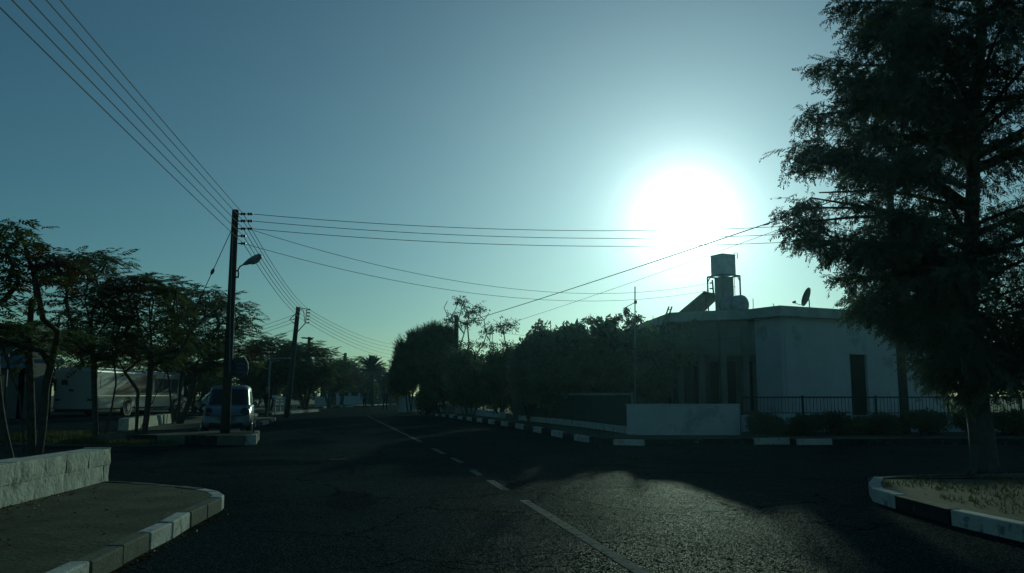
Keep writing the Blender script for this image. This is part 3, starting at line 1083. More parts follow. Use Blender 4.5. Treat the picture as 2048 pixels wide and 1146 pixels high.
# palm in the distance
def palm():
    d = 102.0
    b = Vector((P(742, 800, d).x, d, 0))
    hub = P(742, 742, d)
    t = thing('palm_tree', 'palm with stiff spreading fronds rising over the far wall', 'palm', (b.x, d, 0))
    m = MB()
    m.tube([(b.x, d, 0), (b.x + .1, d, hub.z * .5), (hub.x, d, hub.z)], [.38, .30, .26], 10)
    m.build('trunk', 'bark', t, smooth=True)
    r = random.Random(5)
    T = []
    for k in range(110):
        az = r.uniform(0, 2 * math.pi)
        el = r.uniform(-.2, 1.45)
        L = r.uniform(2.1, 2.9)
        h = Vector((math.cos(az), math.sin(az), 0))
        pts = []
        for j in range(9):
            s = j / 8
            e = el - 0.75 * s * s
            pts.append(Vector(hub) + h * L * s * math.cos(el) + Vector((0, 0, L * s * math.sin(el) - .55 * L * s * s * .5)))
        for j in range(8):
            a, b_ = pts[j], pts[j + 1]
            T.append([a + Vector((0, 0, .03)), a - Vector((0, 0, .03)), b_])
            dr = (b_ - a).normalized()
            for side in (-1, 1):
                for q in (.0, .33, .66):
                    p = a.lerp(b_, q)
                    sd = dr.cross(Vector((0, 0, 1)))
                    sd = (sd.normalized() if sd.length > .01 else Vector((1, 0, 0))) * side
                    e = (dr * .75 + sd * .55 + Vector((0, 0, .18))).normalized() * (.52 * (1 - .55 * j / 8))
                    T.append([p - dr * .07, p + dr * .08, p + e])
    V = np.array([[list(x) for x in f] for f in T], float).reshape(-1, 3)
    leaf_mesh('crown', V, 'leaf_palm', t)
palm()


# ================================================================= TREES AND PLANTS, RIGHT SIDE
def big_cypress():
    d = 12.9
    b = Vector((P(1972, 945, d).x, d, .14))
    t = thing('cypress_tree', 'tall dark evergreen with drooping sprays on the near right corner', 'tree', (b.x, b.y, 0))
    trunk = [Vector((b.x, b.y, .05)), P(1962, 860, d), P(1950, 780, d), P(1942, 680, d), P(1936, 560, d), P(1945, 400, d), P(1950, 200, d), P(1960, 0, d), Vector((b.x - .1, d, 9.8)), Vector((b.x, d, 11.8))]
    m = MB()
    m.tube(cr(trunk, 4), [0.20 - .17 * i / 36 for i in range(37)], 12)
    # root flare
    for k in range(6):
        a = k * 1.05 + .3
        m.tube([(b.x + math.cos(a) * .28, b.y + math.sin(a) * .28, .08), (b.x + math.cos(a) * .17, b.y + math.sin(a) * .17, .18), (b.x, b.y, .5)], [.03, .06, .09], 6, cap=False)
    m.build('trunk', 'bark_pale', t, smooth=True)
    r = random.Random(77)
    # limb tips the photograph shows along the left outline: (x, y, depth shift)
    tips = [(1668, 5, 0), (1700, 40, .4), (1690, 72, -.3), (1735, 20, -.8), (1725, 120, .3), (1760, 150, 1.0), (1642, 170, -.2), (1636, 205, .2), (1700, 205, .6), (1640, 250, .5),
            (1585, 292, .1), (1590, 325, -.4), (1650, 300, -.8), (1612, 385, .4), (1595, 395, -.2), (1572, 415, .2), (1578, 445, -.3), (1580, 478, .5), (1625, 470, -1.0), (1640, 505, .3),
            (1628, 548, .3), (1660, 580, -.6), (1650, 612, .2), (1690, 615, -.6), (1700, 560, 1.1), (1730, 650, .4), (1745, 685, -.3), (1790, 715, .3), (1800, 750, -.5), (1850, 765, .2), (1870, 790, -.4), (1905, 800, .4), (1840, 700, .9),
            (1720, 260, -1.2), (1700, 330, -1.4), (1690, 400, -1.6), (1720, 480, -1.8), (1760, 560, -1.7), (1790, 640, -1.5), (1850, 640, -1.9), (1770, 90, -1.3), (1800, 190, -1.9), (1780, 300, -2.2), (1780, 420, -2.3), (1840, 540, -2.4), (1880, 700, -1.8), (1930, 760, -1.6),
            (1990, 780, .8), (2030, 770, -.8)]
    limbs = []
    axis_at = lambda z: Vector((np.interp(z, [p.z for p in trunk], [p.x for p in trunk]), np.interp(z, [p.z for p in trunk], [p.y for p in trunk]), z))
    for x, y, dj in tips:
        x += 26 if y < 520 else (70 if y < 800 else 40)
        limbs.append(P(x, y, d + dj))
    # the rest of the crown, round the far side and beyond the frame
    for k in range(92):
        z = r.uniform(1.6, 11.2)
        a = r.uniform(0, 2 * math.pi)
        rad = np.interp(z, [1.3, 2.4, 3.4, 4.6, 6.5, 8.5, 10.5, 11.8], [.8, 1.7, 2.4, 3.0, 2.9, 2.4, 1.5, .4]) * r.uniform(.55, 1.0)
        c = axis_at(z)
        q = Vector((c.x + math.cos(a) * rad, c.y + math.sin(a) * rad * .9, z))
        if q.x < c.x - .4 and math.sin(a) < .35 and q.x < P(1600, 573, q.y).x + .9:
            continue
        limbs.append(q)
    lm = MB()
    pos, dirs, sc = [], [], []
    for q in limbs:
        c0 = axis_at(max(1.6, q.z - .12 * (q - axis_at(q.z)).length + r.uniform(-.5, .1)))
        L = (q - c0).length
        mid = c0.lerp(q, .5) + Vector((0, 0, r.uniform(.0, .14) * L))
        path = cr([c0, mid, q], 6)
        lm.tube(path, [.012 + .045 * (1 - i / (len(path) - 1)) * min(1, L / 3) for i in range(len(path))], 5, cap=False)
        n_s = int(92 * max(.7, L))
        for k in range(n_s):
            f = 1 - r.random() ** 1.5 * .82
            i = min(len(path) - 2, int(f * (len(path) - 1)))
            p = path[i].lerp(path[i + 1], f * (len(path) - 1) - i)
            ax = (path[i + 1] - path[i]).normalized()
            wid = .30 * (1.08 - f) * min(1.4, L / 2.0) + .10
            off = Vector((r.gauss(0, 1), r.gauss(0, 1), r.gauss(-.12, .42))) * wid
            dr = ax * r.uniform(.2, 1.0) + Vector((r.gauss(0, .55), r.gauss(0, .55), r.gauss(-.42, .42)))
            if mnoise.noise((p + off) * .85 + Vector((3, 1, 7))) < -.20 and r.random() < .92:
                continue
            pos.append(p + off); dirs.append(dr); sc.append(r.uniform(.18, .40))
    lm.build('limbs', 'bark', t, smooth=True)
    # dark inner mass near the axis
    for k in range(2300):
        z = r.uniform(1.7, 10.5)
        c = axis_at(z)
        a = r.uniform(0, 2 * math.pi)
        rad = np.interp(z, [1.6, 3, 5, 8, 10.5], [.6, 1.5, 1.9, 1.6, .8]) * math.sqrt(r.random())
        if mnoise.noise(Vector((c.x + math.cos(a) * rad, math.sin(a) * rad, z)) * 1.1) < -.12:
            continue
        pos.append(Vector((c.x + math.cos(a) * rad, c.y + math.sin(a) * rad, z)))
        dirs.append(Vector((math.cos(a) + r.gauss(0, .4), math.sin(a) + r.gauss(0, .4), r.gauss(-.4, .4)))); sc.append(r.uniform(.25, .42))
    V = scatter(SP, pos, dirs, sc, roll=.6, seed=3)
    leaf_mesh('crown', V, 'leaf_cypress', t, None)
    return len(pos)
print('cypress sprays', big_cypress())


def bush(name, label, cat, c, r3, n, tset, mat_, size, seed, stems=5, mat2=None, group=None, up=0.0, lumps=9, gaps=0.0, twigs=0):
    """foliage through the volume of several overlapping lumps, thinner towards the outline"""
    r = random.Random(seed)
    base = Vector((c[0], c[1], 0))
    t = thing(name, label, cat, base, group=group)
    lp = []
    for k in range(lumps):
        p = Vector((r.uniform(-1, 1), r.uniform(-1, 1), r.uniform(-1, 1)))
        p = p * (.62 / max(.62, p.length)) if lumps < 25 else Vector((p.x * .55, p.y * .5, p.z * .62))
        lp.append((Vector((c[0] + p.x * r3[0], c[1] + p.y * r3[1], c[2] + p.z * r3[2])), r.uniform(.38, .6) if lumps < 25 else r.uniform(.26, .46)))
    pos, dirs, sc = [], [], []
    while len(pos) < n:
        q, s = r.choice(lp)
        v = Vector((r.gauss(0, 1), r.gauss(0, 1), r.gauss(0, 1)))
        v = v.normalized() * (r.random() ** .4) * (1 + r.gauss(0, .12))
        p = q + Vector((v.x * r3[0] * s, v.y * r3[1] * s, v.z * r3[2] * s))
        if p.z < .05:
            continue
        if gaps and mnoise.noise(p * 1.3) < -gaps:
            continue
        pos.append(p); dirs.append(v + Vector((0, 0, up)) + Vector((r.gauss(0, .3), r.gauss(0, .3), r.gauss(0, .3)))); sc.append(size * r.uniform(.6, 1.3))
    V = scatter(tset, pos, dirs, sc, roll=1.0, seed=seed)
    st = []
    for k in range(stems):
        a = r.uniform(0, 6.28)
        st.append(stem_path((c[0] + math.cos(a) * .15, c[1] + math.sin(a) * .15, 0), lp[k % len(lp)][0], (r.uniform(-.2, .2), r.uniform(-.2, .2)), 6))
    tg = [q for q, s in lp] + [p for p in pos[:twigs]]
    chains, _ = grow(st, tg, seed=seed, r_base=.06, r_tip=.008)
    branches_obj('trunk' if cat == 'tree' else 'stems', chains, 'bark', t, 5)
    leaf_mesh('crown' if cat == 'tree' else 'foliage', V, mat_, t, mat2, .15, seed)
    return t


def bush_px(name, label, cat, x0, x1, y0, y1, d, dep, *a, **k):
    p, q = P(x0, y1, d), P(x1, y0, d)
    c = ((p.x + q.x) / 2, d, (max(p.z, .1) + q.z) / 2)
    return bush(name, label, cat, c, (abs(q.x - p.x) / 2 / .95, dep, (q.z - max(p.z, .1)) / 2 / .95), *a, **k)


GP = 'shrubs and trees of the corner garden'
bush_px('feathery_tree', 'dense dark feathery tree with spiky top at the road bend', 'tree', 782, 858, 664, 785, 58, 2.3, 6500, FT, 'leaf_bush', .70, 61, group=GP, up=.8, lumps=26, gaps=.25)
bush_px('feathery_tree', 'second dark feathery tree, left of the short pole', 'tree', 840, 912, 664, 808, 55, 2.2, 6500, FT, 'leaf_bush', .66, 62, group=GP, up=.7, lumps=26, gaps=.25, mat2='leaf_rust')
bush_px('garden_shrub', 'dark shrub behind the low white wall and short pole', 'shrub', 880, 985, 700, 822, 49, 2.0, 3600, LB, 'leaf_bush', .20, 63, group=GP, lumps=14)
bush_px('garden_shrub', 'dark shrub left of the dark gate pillar', 'shrub', 960, 1045, 690, 830, 43, 1.8, 3600, LB, 'leaf_bush', .18, 64, group=GP, lumps=14)


bush_px('garden_shrub', 'added low shrub hiding the bright gap between the feathery trees', 'shrub', 833, 884, 772, 824, 53.5, 1.2, 1800, LB, 'leaf_bush', .2, 65, group=GP, lumps=10)  # extra shrub, added to cover the bright horizon gap here


def sparse_tree():
    d = 47.0
    b = Vector((P(940, 815, d).x, d, 0))
    cl = px_clumps([(905, 630), (918, 600), (928, 606), (898, 640), (915, 648), (935, 628), (948, 622), (962, 618), (935, 650), (952, 640), (985, 655), (975, 668), (1000, 650), (1015, 648), (1030, 652), (1005, 662), (965, 690), (940, 690), (985, 690), (1010, 690), (950, 710), (975, 712), (1000, 715), (925, 715), (1020, 706), (1005, 730), (960, 735)], d, 3, 71, 2, .9)
    t = thing('sparse_tree', 'thin open tree with bare twigs behind the short pole', 'tree', (b.x, d, 0), group=GP)
    stems = [stem_path((b.x, d, 0), P(948, 700, d), (.1, 0)), stem_path((b.x + .1, d, 0), P(985, 710, d), (.2, 0)), stem_path((b.x - .1, d, 0), P(920, 690, d), (-.1, 0))]
    bare = [P(895, 602, d), P(888, 615, d), P(978, 626, d), P(960, 632, d), P(915, 594, d), P(968, 640, d)]
    chains, _ = grow(stems, cl + bare, seed=7, r_base=.055, r_tip=.009, wander=.02, hpen=2.4)
    branches_obj('trunk', chains, 'bark', t, 5)
    r = random.Random(9)
    pos, dirs, sc = [], [], []
    for c in cl:
        for k in range(12):
            pos.append(c + Vector((r.gauss(0, .2), r.gauss(0, .25), r.gauss(0, .13)))); dirs.append(Vector((r.gauss(0, 1), r.gauss(0, 1), r.gauss(.2, .5)))); sc.append(r.uniform(.12, .24))
    leaf_mesh('crown', scatter(LB, pos, dirs, sc, seed=5), 'leaf_bush', t)
sparse_tree()

# climbing vine over the house garden
vines = [(1022, 1100, 690, 800, 37.0, 1.5, 4600, 'low vine-like shrub right of the dark gate pillar'),
         (1050, 1150, 668, 815, 35, 1.8, 6000, 'leafy climber in the middle of the garden fence'),
         (1110, 1200, 662, 810, 33.5, 1.8, 6000, 'leafy climber left of the tallest one'),
         (1150, 1260, 645, 815, 34.5, 1.8, 7000, 'tallest leafy climber behind the garden fence'),
         (1225, 1335, 668, 800, 33.0, 1.6, 6500, 'leafy climber hanging by the antenna mast'),
         (1290, 1400, 676, 730, 33.6, .8, 1800, 'thin climber creeping along the veranda edge')]
for i, (x0, x1, y0, y1, d, dep, n, lab) in enumerate(vines):
    bush_px('climbing_vine', lab, 'climber', x0, x1, y0, y1, d, dep, int(n * .72), LB, 'leaf_vine', .29, 80 + i, group='climbers over the garden fence', lumps=24, gaps=.22, twigs=40, mat2='leaf_vine_pale')
for i, (x0, x1, y0, d, lab) in enumerate([(880, 985, 712, 60, 'added backdrop tree hiding horizon glow behind the thin open tree'), (970, 1080, 712, 56, 'added backdrop tree hiding horizon glow behind the gate pillar'), (1070, 1190, 700, 54, 'added backdrop tree hiding horizon glow behind the middle climbers'), (1180, 1300, 690, 50, 'added backdrop tree hiding horizon glow behind the antenna mast')]):
    bush_px('backdrop_tree', lab, 'tree', x0, x1, y0, 812, d, 2.0, 3200, LB, 'leaf_bush', .34, 95 + i, group='backdrop trees of the garden', lumps=16)  # trees added to block the bright horizon showing through the climbers


def vine_shoots():
    """long loose shoots that stand up against the sky"""
    d = 34.6
    t = thing('loose_vine_shoots', 'loose leafy vine shoots against the sky left of the antenna', 'climber', (P(1240, 700, d).x, d, 0), group='climbers over the garden fence')
    paths = [[(1150, 690), (1160, 655), (1180, 640), (1200, 652)], [(1205, 680), (1218, 655), (1232, 640), (1240, 634)], [(1240, 690), (1252, 660), (1256, 640), (1254, 615)], [(1262, 690), (1268, 650), (1272, 638), (1283, 637)],
             [(1215, 668), (1222, 660), (1228, 648)], [(1125, 690), (1130, 668), (1135, 660)], [(1290, 690), (1297, 662), (1308, 650)], [(1370, 690), (1380, 650), (1392, 645)], [(1345, 690), (1352, 660), (1362, 652)]]
    m = MB()
    r = random.Random(4)
    pos, dirs, sc = [], [], []
    m.tube([(P(1240, 700, d).x, d, 0), P(1238, 780, d), P(1240, 690, d)], [.05, .04, .03], 5)
    for p in paths:
        q = cr([P(1240, 700, d)] + [P(x, y, d + r.uniform(-.4, .4)) for x, y in p], 5)
        m.tube(q, .012, 4)
        for k in range(16 * len(p)):
            i = int(len(q) * (1 - r.random() ** 1.3 * .75)) - 1
            pos.append(q[i] + Vector((r.gauss(0, .07), r.gauss(0, .07), r.gauss(0, .06)))); dirs.append(Vector((r.gauss(0, 1), r.gauss(0, 1), r.gauss(0, 1)))); sc.append(r.uniform(.13, .24))
    m.build('stems', 'bark', t)
    leaf_mesh('foliage', scatter(LB, pos, dirs, sc, seed=8), 'leaf_vine', t)
vine_shoots()

# low planting before the railing
for i, (x0, x1, y0, y1, d, lab) in enumerate([
        (1490, 1560, 833, 888, 24.6, 'leftmost low shrub beneath the iron railing'), (1555, 1640, 831, 888, 25.2, 'low shrub beneath the railing, second from the white wall'),
        (1630, 1720, 829, 888, 25.4, 'low shrub beneath the railing in front of the dark doorway'), (1715, 1800, 828, 888, 25.4, 'low shrub beneath the railing left of the wire pole'),
        (1800, 1890, 825, 890, 25.2, 'low shrub beneath the railing right of the wire pole'), (1885, 1980, 820, 890, 25.0, 'low shrub behind the evergreen trunk'), (1970, 2070, 818, 890, 25.0, 'low shrub at the right edge beneath the railing')]):
    bush_px('low_shrub', lab, 'shrub', x0, x1, y0, y1, d, .8, 1100, LB, 'leaf_bush', .13, 110 + i, group='low shrubs beneath the railing', lumps=8)


# grass
def grass(name, label, poly_fn, n, z, h, seed, material='grass'):
    r = np.random.default_rng(seed)
    pts = []
    while len(pts) < n:
        x, y, ok = poly_fn(r)
        if ok:
            pts.append((x, y))
    pts = np.array(pts)
    k = len(pts)
    a = r.uniform(0, 2 * np.pi, k)
    hh = h * r.uniform(.4, 1.3, k)
    w = .010
    dx, dy = np.cos(a), np.sin(a)
    lean = r.normal(0, .4, (k, 2)) * hh[:, None]
    V = np.zeros((k, 3, 3))
    V[:, 0] = np.stack([pts[:, 0] + dx * w, pts[:, 1] + dy * w, np.full(k, z)], 1)
    V[:, 1] = np.stack([pts[:, 0] - dx * w, pts[:, 1] - dy * w, np.full(k, z)], 1)
    V[:, 2] = np.stack([pts[:, 0] + lean[:, 0], pts[:, 1] + lean[:, 1], z + hh], 1)
    o = np_mesh(name, V.reshape(-1, 3), np.arange(3 * k).reshape(-1, 3), material)
    o['kind'] = 'stuff'
    tag(o, label, 'grass')
    return o


GP_POLY = [(-14.8, 22.2), (-9.9, 21.1), (-8.6, 21.6), (-11.2, 22.25), (-11.8, 25.4), (-12.9, 27), (-15.5, 27.4)]
struct(MB().prism(GP_POLY, -.05, .06).build('grass_bed', 'dirt'))


def in_poly(poly):
    xs = [p[0] for p in poly]; ys_ = [p[1] for p in poly]
    def f(r):
        x, y = r.uniform(min(xs), max(xs)), r.uniform(min(ys_), max(ys_))
        c = False
        j = len(poly) - 1
        for i in range(len(poly)):
            if (poly[i][1] > y) != (poly[j][1] > y) and x < (poly[j][0] - poly[i][0]) * (y - poly[i][1]) / (poly[j][1] - poly[i][1]) + poly[i][0]:
                c = not c
            j = i
        return x, y, c and mnoise.noise(Vector((x * .9, y * .9, 0))) > -.25
    return f


grass('grass', 'short patchy grass under the trees on the left', in_poly(GP_POLY), 9000, .06, .13, 1)
grass('dry_grass', 'thin dry grass on the corner around the evergreen', in_poly([(4.9, 4), (12, 4), (12, 12.3), (5.9, 11.9), (4.8, 11)]), 7000, .143, .06, 2)


# ================================================================= POLES AND WIRES
def insulator(parent, p, axis=(1, 0, 0), s=1.0):
    p, ax = Vector(p), Vector(axis).normalized()
    m = MB()
    prof = [(0, .012), (.02, .04), (.05, .045), (.06, .026), (.085, .026), (.095, .045), (.125, .045), (.14, .02), (.16, .012)]
    m.tube([p + ax * t * s for t, _ in prof], [r_ * s for _, r_ in prof], 8)
    return m.build('insulator', 'ceramic', parent, smooth=False)


def taper_pole(parent, a, b, r0, r1, material='pole_wood'):
    a, b = Vector(a), Vector(b)
    pts = [a.lerp(b, i / 6) for i in range(7)]
    o = MB().tube(pts, [r0 + (r1 - r0) * i / 6 for i in range(7)], 12).build('pole', material, parent, smooth=True)
    return o


p1b = G(450, 866, .243); p1b.z = .2
p1t = P(471, 420, p1b.y)
pole1 = thing('lamp_pole', 'tall dark timber utility pole with street lamp beside the small car', 'utility pole', (p1b.x, p1b.y, 0), group='utility poles')
taper_pole(pole1, p1b, p1t, .135, .095)
ins1 = []
for i, y in enumerate((428, 442, 457.5, 472, 487)):
    c = P(476, y, p1b.y)
    MB().beam(c, c + Vector((.09, 0, 0)), .03, .03).build('bracket', 'iron', pole1)
    insulator(pole1, c + Vector((.07, 0, 0)))
    ins1.append(c + Vector((.16, 0, 0)))
    if i < 3:
        q = c + Vector((.24, .0, 0))
        MB().beam(c + Vector((.22, 0, .0)), q + Vector((.04, 0, 0)), .02, .02).build('bracket', 'iron', pole1)
        insulator(pole1, q + Vector((.03, 0, 0)))
# street lamp: bracket, arm, head with its glass
la, lb_ = P(472.5, 556, p1b.y), P(472.5, 538, p1b.y)
la.x += .06; lb_.x += .06
lc, lh = P(487, 529, p1b.y), P(523, 511, p1b.y)
MB().tube([la, lb_, lb_.lerp(lc, .35) + Vector((0, 0, .03)), lc], .022, 8).build('lamp_arm', 'galvanised', pole1, smooth=True)
for q in (la.lerp(lb_, .1), la.lerp(lb_, .8)):
    MB().box((q.x - .12, q.y - .03, q.z - .02), (q.x + .03, q.y + .03, q.z + .02)).build('clamp', 'iron', pole1)
m = MB()
dl = (lh - lc)
for i in range(7):
    pass
pts = [lc + dl * t for t in (0, .12, .35, .7, .95, 1.0)]
m.tube(pts, [.03, .055, .09, .105, .085, .03], 12)
head = m.build('lamp_head', 'lamp_grey', pole1, smooth=True)
g0 = lc + dl * .62 + Vector((.03, 0, -.085))
MB().ellipsoid(g0, (.15, .075, .05), 12, 6, Matrix.Rotation(-math.atan2(dl.z, dl.x), 3, 'Y')).build('lamp_glass', 'lens', head, smooth=True)
MB().tube([P(466, 470, p1b.y - .14), P(461, 600, p1b.y - .14), P(459.5, 720, p1b.y - .14), P(459, 745, p1b.y - .16)], .014, 6).build('conduit', 'post_grey', pole1)
MB().tube([P(459.8, 717, p1b.y - .16), P(458.8, 742, p1b.y - .16)], .035, 8).build('conduit_cover', 'sign_pale', pole1)

# shield-shaped sign hung on the far side of the pole
sgd = p1b.y + .16
sg = thing('shield_sign', 'grey-blue shield-shaped sign on the lamp pole above the car', 'sign', P(462, 760, sgd))
sh = [(463, 722), (470, 716), (490, 715), (496, 726), (496.5, 738), (494, 750), (486, 754), (478, 758), (470, 754), (464.5, 750), (463.5, 738)]
a_ = [P(x, y, sgd) for x, y in sh]
bk = [p + Vector((0, .03, 0)) for p in a_]
n_ = len(sh)
MB().add(a_ + bk, [tuple(range(n_)), tuple(range(n_, 2 * n_))[::-1]] + [(i, (i + 1) % n_, n_ + (i + 1) % n_, n_ + i) for i in range(n_)]).build('sign_board', 'sign_grey', sg)
cx_, cy_ = 480, 737
rim = []
for (x, y), (x2, y2) in zip(sh, sh[1:] + sh[:1]):
    rim.append(P(x + (cx_ - x) * .12, y + (cy_ - y) * .12, sgd - .006))
MB().tube(rim + [rim[0]], .008, 5, cap=False).build('sign_rim', 'sign_pale', sg)
for k, (x0, x1, y0, y1) in enumerate([(470, 490, 726.5, 730), (472, 488, 735, 738), (469, 491, 743, 746)]):
    q0, q1 = P(x0, y1, sgd - .004), P(x1, y0, sgd - .004)
    MB().box((q0.x, sgd - .008, q0.z), (q1.x, sgd - .003, q1.z)).build('faded_lettering', 'sign_pale', sg)
MB().beam(P(455, 733, sgd + .04), P(470, 733, sgd + .04), .03, .03).build('bracket', 'iron', sg)

# braced pole with offset bracket
D_P2 = 49.0
p2b = Vector((P(573, 834, D_P2).x, D_P2, 0)); p2t = P(596.5, 614, D_P2)
pole2 = thing('utility_pole', 'leaning timber pole with offset insulator bracket behind the spreading trees', 'utility pole', p2b, group='utility poles')
taper_pole(pole2, p2b, p2t, .17, .13)
br = [P(597, 616, D_P2), P(613.5, 617.5, D_P2), P(611, 646, D_P2), P(594.5, 664, D_P2)]
MB().tube(br, .03, 6).build('offset_bracket', 'iron', pole2)
MB().tube(cr([P(598, 619.5, D_P2), P(606, 620, D_P2), P(608, 629, D_P2), P(609.5, 645, D_P2)], 4), .02, 5).build('cable_loop', 'wire_black', pole2)
MB().tube([P(591, 628, D_P2), P(579, 639, D_P2)], .025, 5).build('stay_strut', 'iron', pole2)
MB().tube([P(589, 639, D_P2), P(580, 639, D_P2), P(588, 647, D_P2)], .025, 5).build('stay_bracket', 'iron', pole2)
ins2 = []
for x, y in ((614.5, 619), (614, 625.5), (613.5, 632), (613, 638.5), (612.5, 645.5)):
    insulator(pole2, P(x, y, D_P2), s=1.2)
    ins2.append(P(x + 3.5, y, D_P2))

p3t = P(618.5, 674, 71.0); p3b = Vector((p3t.x - .1, 71, 0))
pole3 = thing('utility_pole', 'timber pole with a cross-arm just right of the leaning pole', 'utility pole', p3b, group='utility poles')
taper_pole(pole3, p3b, p3t, .18, .13)
MB().beam(P(603, 675.5, 71), P(625, 677, 71), .12, .12).build('cross_arm', 'pole_wood', pole3)
ins3 = []
for x, y in ((620.5, 679), (620.5, 685), (620.5, 691), (623, 676)):
    insulator(pole3, P(x, y, 71), s=1.3)
    ins3.append(P(x + 2, y, 71))

p4t = P(691, 706, 97.0); p4b = Vector((p4t.x - .3, 97, 0))
pole4 = thing('utility_pole', 'farthest timber pole, left of the palm', 'utility pole', p4b, group='utility poles')
taper_pole(pole4, p4b, p4t, .22, .17)
ins4 = []
for y in (709, 713, 717):
    insulator(pole4, P(688, y, 97), axis=(-1, 0, 0), s=1.3)
    ins4.append(P(686, y, 97))

D_P5 = 52.0
p5b = G(913, 826, .143); D_P5 = p5b.y + .35
p5b = Vector((P(912, 826, D_P5).x, D_P5, 0)); p5t = P(913, 631, D_P5)
pole5 = thing('short_pole', 'short timber pole rising from the dark garden shrubs', 'utility pole', p5b, group='utility poles')
taper_pole(pole5, p5b, p5t, .16, .14)
MB().beam(P(911, 651, D_P5), P(917, 651, D_P5), .1, .08).build('clamp', 'iron', pole5)

D_P6 = 25.8
p6b = Vector((P(1811, 850, D_P6).x, D_P6, .1)); p6t = Vector((p6b.x - .05, D_P6, P(1811, 358, D_P6).z))
pole6 = thing('utility_pole', 'dark pole at the iron railing, mostly hidden by the evergreen', 'utility pole', p6b, group='utility poles')
taper_pole(pole6, p6b, p6t, .14, .10)
ins6 = []
for z in (P(1811, 440, D_P6).z, P(1811, 456, D_P6).z, P(1811, 472, D_P6).z, P(1811, 382, D_P6).z):
    insulator(pole6, (p6t.x - .08, D_P6 - .02, z), axis=(-1, 0, 0))
    ins6.append(Vector((p6t.x - .24, D_P6 - .02, z)))


def wire(a, b, sag, r, label, name='power_line', n=26, group='overhead lines'):
    a, b = Vector(a), Vector(b)
    pts = [a.lerp(b, i / n) - Vector((0, 0, 4 * sag * (i / n) * (1 - i / n))) for i in range(n + 1)]
    o = MB().tube(pts, r, 5).build(name, 'wire_black', None, origin=a)
    return tag(o, label, 'wire', group)


ORD = ['topmost', 'second', 'middle', 'fourth', 'lowest']
back_dir = Vector((.149, -1, 0))
for i, c in enumerate(ins1):
    e = c + back_dir * 42
    wire(c, e, .22, .0085, f'{ORD[i]} of the five wires from the lamp pole over the upper left')
for i, (a, b) in enumerate(zip(ins1, ins2)):
    wire(a, b, .35, .0105, f'{ORD[i]} of the five wires between the lamp pole and the leaning pole')
for i, a in enumerate(ins2):
    wire(a, P(806, 690 + i * 7, 78), .5, .014, f'{ORD[i]} of the five wires from the leaning pole to the feathery tree')
for i in range(3):
    a = ins1[i] + Vector((.27, 0, 0))
    wire(a, ins6[i], .42, .009, f'{["top", "middle", "bottom"][i]} of the three level wires crossing before the sun')
for i, y in enumerate((628, 636, 643, 658)):
    wire(P(592, y, D_P2), P(330, y + 62 - i * 2, 58), .35, .011, f'{["top", "second", "third", "lowest"][i]} of the four faint wires left of the leaning pole')
for i in range(3):
    wire(ins3[i], ins4[i], .3, .014, f'{["top", "middle", "lower"][i]} far wire from the cross-arm pole to the farthest pole')
# service drops to the house
wire(ins1[2] + Vector((.3, 0, -.05)), P(1421, 566, 36.6), 1.05, .0075, 'upper slack service wire from lamp pole to roof tank stand', 'service_wire')
wire(ins1[4], P(1421, 580, 36.6), 1.0, .0075, 'lower slack service wire from lamp pole to roof tank stand', 'service_wire')
wire(P(915, 649, D_P5), Vector((p6t.x - .12, D_P6, P(1811, 366, D_P6).z)), .10, .020, 'thick black cable rising from the short pole past the sun', 'service_cable')
wire(P(1008, 650, 46), ins6[3], .12, .009, 'thin wire below the thick cable, rising past the water tank', 'service_wire')
wire(P(1005, 666, 46), P(1475, 676, 33.4), .25, .007, 'thin level wire above the garden climbers', 'service_wire')
wire(P(910, 650, D_P5), P(868, 672, 56), .02, .02, 'short cable leaving the short pole to the left', 'service_cable', 6)
wire(P(700, 722, 97), P(775, 745, 74), .7, .03, 'sagging pale cable in front of the palm', 'service_cable')
# stay with its strain insulator
st0, st1 = P(464, 458, p1b.y), P(408, 580, p1b.y)
sd_ = (st1 - st0)
st2 = st0 + sd_ * ((st0.z - .05) / (st0.z - st1.z))
stay = thing('stay_wire', 'slanting stay wire with a strain insulator left of lamp pole', 'stay wire', (st2.x, st2.y, 0))
MB().tube([st0, st2], .011, 5).build('cable', 'wire_black', stay)
q = st0 + sd_ * .70
MB().tube([q - sd_ * .05, q - sd_ * .02, q + sd_ * .02, q + sd_ * .05], [.02, .05, .05, .02], 8).build('strain_insulator', 'ceramic', stay)


# ================================================================= THE HOUSE
hz = 4.62
H_A, H_B, H_C = P(1338, 628, 35.3), P(1499, 621, 33.8), P(1560, 613, 32.4)
ROOF_Z = H_C.z
H_D = Vector((H_C.x + 9.3, H_C.y + 4.6, 0))
H_E = H_D + Vector((-4.2, 8.6, 0))
H_F = Vector((H_A.x - .6, H_A.y + 8.5, 0))
foot = [Vector((p.x, p.y, 0)) for p in (H_A, H_B, H_C, H_D, H_E, H_F)]
house = thing('village_house', 'flat-roofed pale house behind the iron railing on the right', 'house', (foot[2].x, foot[2].y, 0))
cen = sum(foot, Vector()) / len(foot)
def inset(poly, w):
    out = []
    n = len(poly)
    for i, p in enumerate(poly):
        d1 = (p - poly[i - 1]).normalized(); d2 = (poly[(i + 1) % n] - p).normalized()
        n1 = Vector((-d1.y, d1.x, 0)); n2 = Vector((-d2.y, d2.x, 0))
        b = (n1 + n2).normalized()
        out.append(p + b * (w / max(.35, b.dot(n1))))
    return out
wallp = inset(foot, .38)
roof = MB().prism([(p.x, p.y) for p in foot], ROOF_Z - .36, ROOF_Z).build('roof', 'roof_concrete', house, bevel=.02)
lip = inset(foot, .2)
